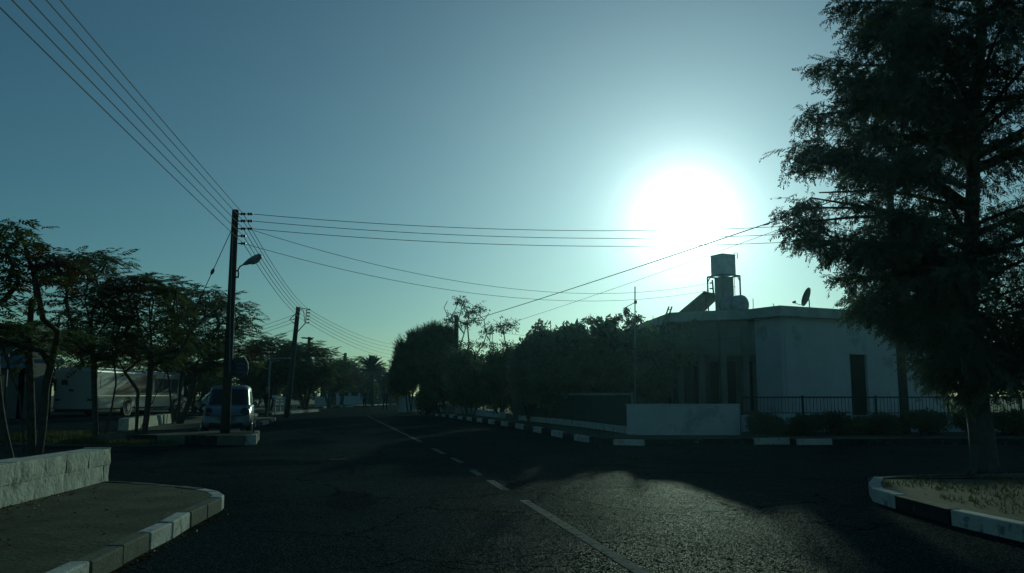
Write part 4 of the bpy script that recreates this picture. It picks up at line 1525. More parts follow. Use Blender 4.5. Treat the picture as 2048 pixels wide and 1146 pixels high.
for i in range(len(foot)):
    a, b = foot[i], foot[(i + 1) % len(foot)]
    c, d = lip[(i + 1) % len(foot)], lip[i]
    e = .03
    q = [x.lerp(cen, .004) for x in (a, b, c, d)]
    MB().hexa([x + Vector((0, 0, ROOF_Z + .003)) for x in q], [x + Vector((0, 0, ROOF_Z + .05)) for x in q]).build('parapet', 'roof_concrete', roof)


def wall_with_openings(parent, a, b, z0, z1, openings, material, thick=.22, name='wall'):
    """a -> b seen from the right of the run; openings (s0, s1, z0, z1) in metres"""
    a, b = Vector((a.x, a.y, 0)), Vector((b.x, b.y, 0))
    d = (b - a).normalized(); L = (b - a).length
    nrm = Vector((-d.y, d.x, 0))
    ss = sorted({0, L} | {s for o in openings for s in o[:2]})
    zs = sorted({z0, z1} | {z for o in openings for z in o[2:4]})
    m = MB()
    for i in range(len(ss) - 1):
        for j in range(len(zs) - 1):
            sm, zm = (ss[i] + ss[i + 1]) / 2, (zs[j] + zs[j + 1]) / 2
            if any(o[0] < sm < o[1] and o[2] < zm < o[3] for o in openings):
                continue
            p, q = a + d * ss[i], a + d * ss[i + 1]
            c = [p, q, q + nrm * thick, p + nrm * thick]
            m.hexa([x + Vector((0, 0, zs[j])) for x in c], [x + Vector((0, 0, zs[j + 1])) for x in c])
    return m.build(name, material, parent)


WT = ROOF_Z - .362
w0, w1, w2, w3, w4, w5 = wallp
dCD = (w3 - w2).normalized(); LCD = (w3 - w2).length
# doorway seen at columns 1703-1737
def s_on(px, a, d):
    k = (px - 1024.0) / F_PX
    # solve (a + d s).x = k' * (a + d s).y with the pitch taken at eye level
    kk = P(px, 780, 10).x / 10
    return (kk * a.y - a.x) / (d.x - kk * d.y)
sd0, sd1_ = s_on(1703, w2, dCD), s_on(1737, w2, dCD)
wall_with_openings(house, w2, w3, 0, WT, [(sd0, sd1_, .3, 3.0)], 'plaster')
c0, c1 = w2 + dCD * sd0, w2 + dCD * sd1_
nCD = Vector((-dCD.y, dCD.x, 0))
dm = MB().hexa([x + Vector((0, 0, .3)) for x in (c0 + nCD * .12, c1 + nCD * .12, c1 + nCD * .17, c0 + nCD * .17)], [x + Vector((0, 0, 3.0)) for x in (c0 + nCD * .12, c1 + nCD * .12, c1 + nCD * .17, c0 + nCD * .17)])
door = dm.build('door', 'brown_door', house)
for k in range(3):
    z0_ = .5 + k * .82
    q0, q1 = c0 + dCD * .12 + nCD * .10, c1 - dCD * .12 + nCD * .10
    MB().hexa([x + Vector((0, 0, z0_)) for x in (q0, q1, q1 + nCD * .018, q0 + nCD * .018)], [x + Vector((0, 0, z0_ + .66)) for x in (q0, q1, q1 + nCD * .018, q0 + nCD * .018)]).build('panel', 'brown_door', door, bevel=.01)
hk = c0 + dCD * .08 + nCD * .07
MB().ellipsoid((hk.x, hk.y, 1.35), (.03, .03, .03), 8, 6).build('handle', 'chrome', door)
# pilaster near the corner
pl0 = w2 + dCD * .15 - nCD * .05
MB().hexa([pl0, pl0 + dCD * .32, pl0 + dCD * .32 + nCD * .047, pl0 + nCD * .047], [x + Vector((0, 0, WT - .01)) for x in (pl0, pl0 + dCD * .32, pl0 + dCD * .32 + nCD * .047, pl0 + nCD * .047)]).build('pilaster', 'plaster', house)
wall_with_openings(house, w1, w2 - (w2 - w1).normalized() * .0, 0, WT, [], 'plaster', name='side_wall')
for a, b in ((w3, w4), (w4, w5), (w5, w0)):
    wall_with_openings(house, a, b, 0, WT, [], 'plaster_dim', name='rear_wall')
# left wing: veranda with columns before a dim wall with shuttered openings
dAB = (w1 - w0).normalized(); LAB = (w1 - w0).length; nAB = Vector((-dAB.y, dAB.x, 0))
v0, v1 = w0 + nAB * 1.3, w1 + nAB * 1.3
ops = []
s = .35
while s + .42 < LAB - .2:
    ops.append((s, s + .38, .6, 2.75)); s += .72
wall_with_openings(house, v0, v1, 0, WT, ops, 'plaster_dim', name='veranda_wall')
for s0, s1, z0_, z1_ in ops:
    p, q = v0 + dAB * s0 + nAB * .1, v0 + dAB * s1 + nAB * .1
    sh_ = MB().hexa([x + Vector((0, 0, z0_)) for x in (p, q, q + nAB * .03, p + nAB * .03)], [x + Vector((0, 0, z1_)) for x in (p, q, q + nAB * .03, p + nAB * .03)]).build('shutter', 'brown_door', house)
nb_ = 4
for k in range(nb_):
    p = w0 + dAB * (LAB * (k + .12) / (nb_ - .4))
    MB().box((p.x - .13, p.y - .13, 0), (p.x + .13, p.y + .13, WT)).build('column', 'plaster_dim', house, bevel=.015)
MB().hexa([x + Vector((0, 0, 2.95)) for x in (w0, w1, w1 + nAB * .18, w0 + nAB * .18)], [x + Vector((0, 0, WT)) for x in (w0, w1, w1 + nAB * .18, w0 + nAB * .18)]).build('lintel', 'plaster_dim', house)

# lower lean-to on the left of the house
e0, e1 = P(1216, 664, 39.0), P(1336, 652, 37.2)
ext = thing('lean_to', 'low lean-to with sloping roof between climbers and house', 'outbuilding', (e0.x, e0.y, 0))
q = [Vector((e0.x, e0.y, 0)), Vector((e1.x, e1.y, 0)), Vector((e1.x + .4, e1.y + 4.5, 0)), Vector((e0.x + .4, e0.y + 4.5, 0))]
zt = [e0.z, e1.z, e1.z, e0.z]
MB().hexa([x + Vector((0, 0, z - .22)) for x, z in zip(q, zt)], [x + Vector((0, 0, z)) for x, z in zip(q, zt)]).build('roof', 'roof_concrete', ext)
qi = [x.lerp(sum(q, Vector()) / 4, .06) for x in q]
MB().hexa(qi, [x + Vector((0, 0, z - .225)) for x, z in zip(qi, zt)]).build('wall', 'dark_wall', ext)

# ---- roof equipment
RZ = ROOF_Z + .003
D_T = 37.2
tk = P(1447, 553, D_T)                           # underside of the tank
stand = thing('tank_stand', 'rusty steel frame stand with concrete column on the house roof', 'tank stand', (tk.x, D_T, RZ))
hw = (P(1478, 553, D_T).x - P(1418, 553, D_T).x) / 2
rot = R(28)
cs_, sn_ = math.cos(rot), math.sin(rot)
def rp2(dx, dy, z):
    return Vector((tk.x + dx * cs_ - dy * sn_, D_T + dx * sn_ + dy * cs_, z))
lw = hw * .74
tops = []
for sx, sy in ((-1, -1), (1, -1), (1, 1), (-1, 1)):
    a, b = rp2(sx * lw, sy * lw, RZ), rp2(sx * lw, sy * lw, tk.z)
    MB().beam(a, b, .06, .06).build('leg', 'galvanised', stand)
    tops.append(b)
    k = rp2(sx * lw * .72, sy * lw, tk.z - .03)
    MB().beam(rp2(sx * lw, sy * lw, tk.z - .25), k, .035, .035).build('knee_brace', 'galvanised', stand)
for i in range(4):
    MB().beam(tops[i] + Vector((0, 0, -.0)), tops[(i + 1) % 4] + Vector((0, 0, 0)), .06, .06).build('top_rail', 'galvanised', stand)
cw = (1462 - 1436) / 2 / F_PX * D_T
MB().hexa([rp2(-cw, -cw, RZ), rp2(cw, -cw, RZ), rp2(cw, cw, RZ), rp2(-cw, cw, RZ)], [rp2(-cw, -cw, tk.z - .04), rp2(cw, -cw, tk.z - .04), rp2(cw, cw, tk.z - .04), rp2(-cw, cw, tk.z - .04)]).build('column', 'roof_concrete', stand, bevel=.02)
for dx in (.42, .5, .58):
    MB().tube([rp2(dx, -.1, RZ), rp2(dx - .03, -.1, tk.z - .03)], .014, 6).build('pipe', 'galvanised', stand)
MB().beam(rp2(.36, -.1, tk.z - .45), rp2(.62, -.1, tk.z - .45), .02, .02).build('pipe_clip', 'galvanised', stand)
# insulator mast of the service wires
MB().beam(P(1428, 596, D_T - .9), P(1424.5, 560, D_T - .9), .06, .06).build('service_mast', 'pole_wood', stand)
for y in (566, 577):
    insulator(stand, P(1425, y, D_T - .9), axis=(-1, 0, 0), s=.9)

tw = (1470 - 1423) / 2 / F_PX * D_T / (abs(cs_) + abs(sn_))
tz1 = P(1447, 512, D_T).z
tank = thing('water_tank', 'square metal water tank on the stand below the sun', 'water tank', (tk.x, D_T, tk.z))
MB().hexa([rp2(sx * tw, sy * tw, tk.z + .035) for sx, sy in ((-1, -1), (1, -1), (1, 1), (-1, 1))], [rp2(sx * tw, sy * tw, tz1) for sx, sy in ((-1, -1), (1, -1), (1, 1), (-1, 1))]).build('tank_body', 'tank_metal', tank, bevel=.02)
MB().hexa([rp2(sx * tw * 1.03, sy * tw * 1.03, tz1 + .002) for sx, sy in ((-1, -1), (1, -1), (1, 1), (-1, 1))], [rp2(sx * tw * 1.03, sy * tw * 1.03, tz1 + .035) for sx, sy in ((-1, -1), (1, -1), (1, 1), (-1, 1))]).build('lid', 'tank_metal', tank)
MB().tube([rp2(tw * .9, -tw * .9, tz1), rp2(tw * .9, -tw * .9, tz1 + .12), rp2(tw * 1.2, -tw * 1.1, tz1 + .12), rp2(tw * 1.2, -tw * 1.1, tz1 - .15)], .02, 6).build('overflow_pipe', 'galvanised', tank)

# hot-water drum and solar panel
D_S = 36.0
dc0, dc1 = P(1446, 599, D_S + .5), P(1484, 599, D_S - .55)
rad_ = (617 - 580) / 2 / F_PX * D_S
dz = RZ + rad_ + .02
ax = Vector((dc1.x - dc0.x, dc1.y - dc0.y, 0)); axn = ax.normalized()
c_a = Vector((dc0.x, dc0.y, dz)); c_b = Vector((dc1.x, dc1.y, dz))
drum = thing('hot_water_drum', 'fat horizontal hot water drum lying right of the tank stand', 'water drum', (c_b.x, c_b.y, RZ))
MB().tube([c_a - axn * .10, c_a - axn * .05, c_a, c_b, c_b + axn * .06, c_b + axn * .12], [rad_ * .45, rad_ * .8, rad_, rad_, rad_ * .82, rad_ * .4], 24).build('drum_body', 'drum_metal', drum, smooth=True)
for t_ in (.2, .8):
    c = c_a.lerp(c_b, t_)
    MB().tube([c - axn * .03, c + axn * .03], rad_ + .012, 24).build('band', 'galvanised', drum)
    MB().box((c.x - .3, c.y - .06, RZ), (c.x + .3, c.y + .06, RZ + .1)).build('cradle', 'roof_concrete', drum)
sp = [P(1354, 627, D_S), P(1408, 582, D_S + .6), P(1441, 589, D_S + 1.9), P(1400, 627, D_S + 1.3)]
sp[0].z = max(sp[0].z, RZ + .03); sp[3].z = max(sp[3].z, RZ + .03)
pn = (sp[1] - sp[0]).cross(sp[3] - sp[0]).normalized()
if pn.z < 0: pn = -pn
solar = thing('solar_panel', 'tilted solar water heating panel left of the roof drum', 'solar panel', (sp[0].x, sp[0].y, RZ))
q = sp
MB().hexa([p - pn * .08 for p in q], q).build('panel_case', 'galvanised', solar)
ce = sum(q, Vector()) / 4
qq = [p.lerp(ce, .08) for p in q]
MB().hexa([p + pn * .002 for p in qq], [p + pn * .01 for p in qq]).build('glass', 'solar_glass', solar)
for p in (sp[1], sp[2]):
    MB().beam(p - pn * .08, Vector((p.x + .1, p.y + .1, RZ)), .04, .04).build('leg', 'galvanised', solar)
MB().beam((sp[1] + sp[0]) / 2 - pn * .1, Vector((sp[1].x + .05, sp[1].y + .05, RZ + .1)), .03, .03).build('brace', 'galvanised', solar)

# satellite dish on its foot
D_D = 33.6
dc = P(1613.5, 594, D_D)
dish = thing('satellite_dish', 'round satellite dish on the roof edge beside the evergreen', 'satellite dish', (P(1617, 613, D_D).x, D_D, RZ))
axd = Vector((-.95, -.04, .30)).normalized()
rd = .40
m = MB()
u_ = axd.orthogonal().normalized(); v_ = axd.cross(u_)
rings = []
for j in range(6):
    rr = rd * (j + .02) / 5
    dep = .09 * (rr / rd) ** 2
    rings.append([dc + axd * (dep - .05) + (u_ * math.cos(2 * math.pi * k / 28) + v_ * math.sin(2 * math.pi * k / 28)) * rr for k in range(28)])
for j in range(5, -1, -1):
    rings.append([p - axd * .012 for p in rings[j]])
vs_ = [p for r_ in rings for p in r_]
fs_ = [(j * 28 + k, j * 28 + (k + 1) % 28, (j + 1) * 28 + (k + 1) % 28, (j + 1) * 28 + k) for j in range(len(rings) - 1) for k in range(28)]
m.add(vs_, fs_).build('reflector', 'dish_grey', dish, smooth=True)
foot_d = Vector((P(1619, 613, D_D).x, D_D, RZ))
MB().tube([foot_d, foot_d + Vector((0, 0, .32)), dc - axd * .08], .025, 8).build('mast', 'galvanised', dish)
lnb = P(1588, 606, D_D - .15)
arm0 = P(1609, 611.5, D_D)
MB().tube([arm0, lnb], .014, 6).build('feed_arm', 'galvanised', dish)
MB().tube([lnb + Vector((-.05, 0, .02)), lnb + Vector((.07, .02, .06))], [.04, .05], 8).build('receiver', 'dish_grey', dish)

# ladder, rods and antenna
lad = thing('ladder', 'wooden ladder leaning at the left end of the roof', 'ladder', P(1310, 690, 35.0))
r0a, r0b, r1a, r1b = P(1310, 690, 34.6), P(1338, 613, 34.9), P(1317, 690, 34.9), P(1344, 613, 35.2)
MB().beam(r0a, r0b, .06, .04).build('rail', 'pole_wood', lad)
MB().beam(r1a, r1b, .06, .04).build('rail', 'pole_wood', lad)
for k in range(7):
    t_ = .08 + k * .14
    MB().tube([r0a.lerp(r0b, t_), r1a.lerp(r1b, t_)], .018, 6).build('rung', 'pole_wood', lad)
D_M = 30.5
mast = thing('antenna_mast', 'tall thin antenna mast rising from the garden fence', 'antenna', (P(1269, 810, D_M).x, D_M, 0))
MB().tube([(P(1269, 810, D_M).x, D_M, 0), P(1270, 573, D_M)], .022, 8).build('pole', 'galvanised', mast)
b0, b1 = P(1249, 616, D_M - .2), P(1272, 604, D_M + .1)
MB().tube([b0, b1], .014, 6).build('boom', 'galvanised', mast)
for k in range(5):
    c = b0.lerp(b1, .05 + k * .18)
    MB().tube([c + Vector((-.03, -.18, -.0)), c + Vector((.03, .18, 0))], .007, 5).build('element', 'galvanised', mast)
MB().box((b1.x - .07, b1.y - .04, b1.z - .06), (b1.x + .03, b1.y + .04, b1.z + .06)).build('junction_box', 'plastic_black', mast)
for i, (x, y0_, y1_, d_, lab) in enumerate([(1104, 700, 641, 36, 'thin bare rod standing above the garden climbers'), (1253, 690, 627, 35.2, 'thin rod with hooked top beside the antenna mast'), (1306, 668, 632, 36.5, 'thin rod on the lean-to roof'), (1316, 668, 634, 36.6, 'thinner rod nearest the ladder'),
                                            (1506, 622, 597, 36.0, 'upright rod beside the roof drum'), (1549, 617, 607, 33.5, 'short slanting rod on the house roof')]):
    a, b = P(x, y0_, d_), P(x + (-3 if i in (0, 5) else 0), y1_, d_)
    if i < 2: a.z = .1
    o = MB().tube([a, a.lerp(b, .5) + Vector((.01, 0, 0)), b], .016 if i != 3 else .010, 6).build('metal_rod', 'iron', None, origin=a)
    tag(o, lab, 'rod', 'thin rods round the house')


# ================================================================= WALLS, FENCES AND RAILINGS, RIGHT SIDE
# white wall at the corner
cwA, cwB = G(1255, 869, .143), G(1481, 868, .143)
cw_ = thing('corner_wall', 'plain white plastered wall block on the street corner', 'wall', (cwA.x, cwA.y, 0))
zt_ = P(1255, 808, cwA.y).z
q = [Vector((cwA.x, cwA.y, 0)), Vector((cwB.x, cwB.y, 0)), Vector((cwB.x + .02, cwB.y + .24, 0)), Vector((cwA.x + .02, cwA.y + .24, 0))]
MB().hexa([x + Vector((0, 0, .1)) for x in q], [x + Vector((0, 0, zt_ - .05)) for x in q]).build('wall', 'plaster', cw_, bevel=.012)
q2 = [q[0] + Vector((-.015, -.015, 0)), q[1] + Vector((.015, -.015, 0)), q[2] + Vector((.015, .015, 0)), q[3] + Vector((-.015, .015, 0))]
MB().hexa([x + Vector((0, 0, zt_ - .048)) for x in q2], [x + Vector((0, 0, zt_)) for x in q2]).build('coping', 'plaster', cw_, bevel=.01)
q3 = [Vector((cwB.x - .22, cwB.y + .245, 0)), Vector((cwB.x, cwB.y + .245, 0)), Vector((cwB.x + .35, 26.6, 0)), Vector((cwB.x + .13, 26.6, 0))]
MB().hexa([x + Vector((0, 0, .1)) for x in q3], [x + Vector((0, 0, zt_ - .01)) for x in q3]).build('return_wall', 'plaster', cw_)

# garden fence: white plinth, posts, rails, boards
fence = thing('garden_fence', 'dark board fence on a low white plinth left of the corner wall', 'fence', (plinth[0].x, plinth[0].y, 0))
pl = [Vector((p.x, p.y, 0)) for p in plinth[:3]]
def poly_solid(path, w, z0_, z1_):
    sd = inset_poly(path, -w)
    m = MB()
    for i in range(len(path) - 1):
        c = [path[i], path[i + 1], sd[i + 1], sd[i]]
        m.hexa([x + Vector((0, 0, z0_)) for x in c], [x + Vector((0, 0, z1_)) for x in c])
    return m
for i in range(2):
    n_seg = 3
    for k in range(n_seg):
        a, b = pl[i].lerp(pl[i + 1], k / n_seg), pl[i].lerp(pl[i + 1], (k + 1) / n_seg - .006)
        d = (b - a).normalized(); nn = Vector((d.y, -d.x, 0))
        c = [a, b, b + nn * .2, a + nn * .2]
        MB().hexa([x + Vector((0, 0, .05)) for x in c], [x + Vector((0, 0, .145 + .2)) for x in c]).build('plinth', 'white_kerb', fence, bevel=.012)
Lf = [(pl[1] - pl[0]).length, (pl[2] - pl[1]).length]
tot = sum(Lf)
def on_fence(s):
    if s <= Lf[0]:
        return pl[0].lerp(pl[1], s / Lf[0]), (pl[1] - pl[0]).normalized()
    return pl[1].lerp(pl[2], (s - Lf[0]) / Lf[1]), (pl[2] - pl[1]).normalized()
fz = 1.36
nb = int(tot / .165)
bm0 = None
for k in range(nb):
    p, d = on_fence((k + .5) * tot / nb)
    nn = Vector((d.y, -d.x, 0))
    c = p + nn * (.11 + random.uniform(-.006, .006))
    ang = math.atan2(d.y, d.x)
    if bm0 is None:
        bm0 = MB().box((-.074, -.011, 0), (.074, .011, .93)).build('board', 'fence_green', fence, world=False)
        o = bm0
        o.location = (c.x - OFF[fence.name].x, c.y - OFF[fence.name].y, .345); o.rotation_euler = (0, 0, ang)
    else:
        o = copy_mesh_obj(bm0, fence, (c.x - OFF[fence.name].x, c.y - OFF[fence.name].y, .345 + random.uniform(-.012, .012)), ang, (random.uniform(.94, 1.03), 1, random.uniform(.985, 1.01)))
for i in range(2):
    a, b = pl[i], pl[i + 1]
    d = (b - a).normalized(); nn = Vector((d.y, -d.x, 0))
    for z in (fz - .03, .55):
        MB().beam(a + nn * .135 + Vector((0, 0, z)), b + nn * .135 + Vector((0, 0, z)), .035, .06).build('rail', 'post_grey', fence)
for k in range(7):
    p, d = on_fence(tot * k / 6.02)
    nn = Vector((d.y, -d.x, 0))
    c = p + nn * .18
    MB().tube([(c.x, c.y, .1), (c.x, c.y, fz + .03)], .03, 8).build('post', 'post_grey', fence)

# dark gate pillar and the low wall beyond
gp = G(1034, 838, .143)
gpil = thing('gate_pillar', 'dark gate pillar between low wall and board fence', 'pillar', (gp.x, gp.y, 0))
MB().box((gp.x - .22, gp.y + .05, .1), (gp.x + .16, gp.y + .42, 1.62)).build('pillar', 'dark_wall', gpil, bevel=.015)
MB().box((gp.x - .26, gp.y + .01, 1.622), (gp.x + .20, gp.y + .46, 1.70)).build('cap', 'dark_wall', gpil, bevel=.015)
lw_ = thing('low_garden_wall', 'low white garden wall curving along the far right pavement', 'wall', (plinth[4].x, plinth[4].y, 0))
pth = [Vector((p.x, p.y, 0)) for p in plinth[3:]]
hts = [.28, .42, .55, .62, .62]
sdp = inset_poly(pth, -.22)
for i in range(len(pth) - 1):
    kseg = max(1, int((pth[i + 1] - pth[i]).length / 2.2))
    for k in range(kseg):
        f0, f1 = k / kseg, (k + 1) / kseg - .004
        c = [pth[i].lerp(pth[i + 1], f0), pth[i].lerp(pth[i + 1], f1), sdp[i].lerp(sdp[i + 1], f1), sdp[i].lerp(sdp[i + 1], f0)]
        h = hts[i] + (hts[i + 1] - hts[i]) * f0
        MB().hexa([x + Vector((0, 0, .05)) for x in c], [x + Vector((0, 0, .145 + h)) for x in c]).build('wall_section', 'plaster', lw_, bevel=.012)
# white wall end at the bend
we = G(800, 823, .1)
wen = thing('wall_end', 'tall bluish white wall end below the feathery tree', 'wall', (we.x, we.y, 0))
zz = P(800, 772, we.y).z
x1_ = P(833, 800, we.y).x
MB().add([(we.x, we.y, .05), (x1_, we.y - .4, .05), (x1_, we.y - .4, zz - .9), ((we.x * .6 + x1_ * .4), we.y - .15, zz - .55), (we.x + .25, we.y - .05, zz), (we.x, we.y, zz),
          (we.x, we.y + .25, .05), (x1_, we.y - .15, .05), (x1_, we.y - .15, zz - .9), ((we.x * .6 + x1_ * .4), we.y + .1, zz - .55), (we.x + .25, we.y + .2, zz), (we.x, we.y + .25, zz)],
         [(0, 1, 2, 3, 4, 5), (11, 10, 9, 8, 7, 6), (0, 6, 7, 1), (1, 7, 8, 2), (2, 8, 9, 3), (3, 9, 10, 4), (4, 10, 11, 5), (5, 11, 6, 0)]).build('wall', 'blue_plaster', wen)
MB().add([(we.x - .08, we.y - .05, .05), (we.x + .02, we.y - .05, .05), (we.x + .02, we.y + .3, .05), (we.x - .08, we.y + .3, .05), (we.x - .08, we.y - .05, zz + .06), (we.x + .02, we.y - .05, zz + .06), (we.x + .02, we.y + .3, zz + .06), (we.x - .08, we.y + .3, zz + .06)],
         [(3, 2, 1, 0), (4, 5, 6, 7), (0, 1, 5, 4), (1, 2, 6, 5), (2, 3, 7, 6), (3, 0, 4, 7)]).build('end_pier', 'blue_plaster', wen)

# iron railing on its dwarf wall before the house
D_R = 27.1
ra = thing('iron_railing', 'black iron railing on a dwarf wall before the house', 'railing', (P(1484, 800, D_R).x, D_R, 0))
x0_, x1_ = P(1484, 800, D_R).x, 22.0
zt_r, zb_r = P(1600, 794.5, D_R).z, P(1600, 826, D_R).z
for k in range(7):
    a, b = x0_ + (x1_ - x0_) * k / 7, x0_ + (x1_ - x0_) * (k + 1) / 7 - .01
    MB().box((a, D_R, .05), (b, D_R + .25, zb_r - .07)).build('dwarf_wall', 'plaster', ra, bevel=.01)
MB().beam((x0_, D_R + .12, zt_r), (x1_, D_R + .12, zt_r), .05, .045).build('top_rail', 'iron', ra)
MB().beam((x0_, D_R + .12, zb_r), (x1_, D_R + .12, zb_r), .03, .03).build('bottom_rail', 'iron', ra)
nbal = int((x1_ - x0_) / .115)
b0 = None
for k in range(nbal):
    x = x0_ + (k + .5) * (x1_ - x0_) / nbal
    if b0 is None:
        b0 = MB().box((-.007, -.007, 0), (.007, .007, zt_r - zb_r - .036)).build('baluster', 'iron', ra, world=False)
        b0.location = (x - x0_, .12, zb_r + .016)
    else:
        copy_mesh_obj(b0, ra, (x - x0_, .12, zb_r + .016))
for px in (1486, 1608, 1755, 1900, 2046):
    x = P(px, 810, D_R).x
    MB().box((x - .03, D_R + .09, zb_r - .07), (x + .03, D_R + .15, zt_r + .06)).build('post', 'iron', ra)


# ================================================================= CARS
def sup(th, hw, y0, y1, n=5.0):
    c, s = math.cos(th), math.sin(th)
    e = 2.0 / n
    return (hw * math.copysign(abs(c) ** e, c), (y0 + y1) / 2 + (y1 - y0) / 2 * math.copysign(abs(s) ** e, s))


def small_car(name, label, loc, rz, paint, group=None):
    """upright city car, nose at local y=0 pointing to -y, 3.1 m long"""
    t = thing(name, label, 'car', loc, rz, group)
    # lower body: loft of half sections along y
    st = [(-.02, .34, .30, .50, .40, .46, .56, .36, .60), (.03, .27, .52, .62, .42, .60, .66, .44, .715), (.14, .23, .62, .70, .45, .675, .76, .52, .80), (.34, .22, .66, .735, .46, .71, .86, .58, .895),
          (.62, .22, .67, .75, .46, .725, .95, .64, .97), (1.3, .22, .67, .755, .46, .73, .97, .66, .985), (2.3, .22, .67, .755, .46, .73, .98, .66, .99), (2.8, .24, .66, .74, .48, .715, .98, .64, .99), (3.02, .30, .58, .68, .5, .64, .95, .56, .965), (3.10, .40, .4, .52, .55, .48, .84, .4, .86)]
    rows = []
    dense = cr([Vector(s[:3]) for s in st], 4), cr([Vector(s[3:6]) for s in st], 4), cr([Vector(s[6:9]) for s in st], 4)
    for a, b, c in zip(*dense):
        y, zb, w0 = a; w1, z1, w2 = b; z2, w3, z3 = c
        half = [(0, zb), (w0 * .7, zb), (w0, zb + .02), (w1, z1 - .1), (w1 + .005, z1), (w1, z1 + (z2 - z1) * .4), (w2, z2 - .02), ((w2 + w3) / 2, (z2 + z3) / 2 + .015), (w3, z3), (w3 * .5, z3 + .012), (0, z3 + .016)]
        rows.append([Vector((x, y, z)) for x, z in half] + [Vector((-x, y, z)) for x, z in half[-2:0:-1]])
    m = MB()
    k = len(rows[0])
    m.add([p for r_ in rows for p in r_], [(i * k + j, i * k + (j + 1) % k, (i + 1) * k + (j + 1) % k, (i + 1) * k + j) for i in range(len(rows) - 1) for j in range(k)] + [tuple(range(k)), tuple((len(rows) - 1) * k + j for j in range(k))[::-1]])
    m.build('body', paint, t, world=False, smooth=True)
    # cabin
    lv = [(.90, .44, 3.04, .725), (1.0, .55, 3.03, .715), (1.2, .72, 3.0, .69), (1.4, .90, 2.95, .655), (1.52, 1.01, 2.9, .63), (1.585, 1.12, 2.83, .59), (1.625, 1.35, 2.65, .50), (1.635, 1.7, 2.4, .25)]
    N = 56
    m = MB()
    vs_, fs_ = [], []
    for z, y0, y1, hw in lv:
        for i in range(N):
            x, y = sup(2 * math.pi * i / N, hw, y0, y1)
            vs_.append((x, y, z))
    for j in range(len(lv) - 1):
        for i in range(N):
            fs_.append((j * N + i, j * N + (i + 1) % N, (j + 1) * N + (i + 1) % N, (j + 1) * N + i))
    fs_.append(tuple((len(lv) - 1) * N + i for i in range(N)))
    m.add(vs_, fs_).build('cabin', paint, t, world=False, smooth=True)
    zz_ = [l[0] for l in lv]
    def surf(th, z, o=.006):
        y0 = np.interp(z, zz_, [l[1] for l in lv]); y1 = np.interp(z, zz_, [l[2] for l in lv]); hw = np.interp(z, zz_, [l[3] for l in lv])
        x, y = sup(th, hw + o, y0 - o, y1 + o)
        return Vector((x, y, z))
    def glass(nm, t0, t1, z0, z1, nt=12, nz=6, mt='glass_dark', o=.006):
        vs_, fs_ = [], []
        for j in range(nz + 1):
            for i in range(nt + 1):
                vs_.append(surf(R(t0 + (t1 - t0) * i / nt), z0 + (z1 - z0) * j / nz, o))
        for j in range(nz):
            for i in range(nt):
                a = j * (nt + 1) + i
                fs_.append((a, a + 1, a + nt + 2, a + nt + 1))
        return MB().add(vs_, fs_).build(nm, mt, t, world=False, smooth=True)
    ws = glass('windscreen', -138, -42, .985, 1.49, 20)
    for s_ in (-1, 1):
        p0 = surf(R(-90 + s_ * 8), 1.0, .012); p1 = surf(R(-90 + s_ * 34), 1.1, .016)
        MB().tube([p0, p1], .008, 5).build('wiper', 'plastic_black', ws, world=False)
    for a_, b_ in ((-30, -3), (3, 27)):
        glass('side_window', a_, b_, 1.02, 1.42)
        glass('side_window', 180 - b_, 180 - a_, 1.02, 1.42)
    glass('rear_window', 50, 130, 1.08, 1.42)
    # face
    for s_ in (-1, 1):
        hl = MB().ellipsoid((s_ * .54, .165, .735), (.15, .145, .205), 16, 10, Matrix.Rotation(s_ * R(24), 3, 'Y') @ Matrix.Rotation(R(-28), 3, 'X')).build('headlight', 'glass_dark', t, world=False, smooth=True)
        MB().ellipsoid((s_ * .525, .045, .69), (.06, .03, .065), 12, 8).build('lamp', 'lens', hl, world=False, smooth=True)
        fl = MB().tube([(s_ * .50, .075, .42), (s_ * .50, .02, .42)], [.085, .075], 14).build('fog_light', 'plastic_black', t, world=False)
        MB().ellipsoid((s_ * .50, .02, .42), (.045, .02, .045), 10, 6).build('lens', 'lens', fl, world=False, smooth=True)
        # mirrors on short arms
        mi = MB().ellipsoid((s_ * .84, .66, 1.03), (.085, .05, .065), 12, 8).build('mirror', paint, t, world=False, smooth=True)
        MB().beam((s_ * .70, .70, .99), (s_ * .79, .67, 1.01), .03, .03).build('arm', 'plastic_black', mi, world=False)
        dr = MB()
        dr.beam((s_ * .757, .95, .62), (s_ * .757, 2.55, .64), .012, .035)
        dr.build('side_moulding', 'plastic_black', t, world=False)
        MB().box((min(s_ * .735, s_ * .765), 1.62, .86), (max(s_ * .735, s_ * .765), 1.80, .885)).build('door_handle', paint, t, world=False)
        MB().ellipsoid((s_ * .60, 3.0, .80), (.07, .06, .13), 10, 8).build('tail_light', 'red_lens', t, world=False, smooth=True)
        for y in (.52, 2.62):
            wx = s_ * .68
            arch = MB().tube([(s_ * .70, y, .27), (s_ * .762, y, .27)], .30, 24).build('wheel_arch', 'plastic_black', t, world=False)
            w_ = thing('wheel', '', '', (0, 0, 0)) if False else MB().tube([(wx - .075, y, .26), (wx - .06, y, .26), (wx + .06, y, .26), (wx + .105, y, .26)], [.22, .26, .26, .22], 24).build('wheel', 'rubber', t, world=False, smooth=False)
            MB().tube([(s_ * .775, y, .26), (s_ * .792, y, .26)], [.165, .14], 16).build('rim', 'chrome', w_, world=False)
    # lower grille: a wide smile, and the slot beneath the bonnet
    pts = [(-.50 + .1 * k, -.035 - .03 * math.cos((k - 5) / 5 * 1.3), .40 - .085 * math.cos((k - 5) / 5 * 1.35)) for k in range(11)]
    MB().tube(pts, [.045 + .022 * math.cos((k - 5) / 5 * 1.2) for k in range(11)], 8).build('lower_grille', 'plastic_black', t, world=False, smooth=True)
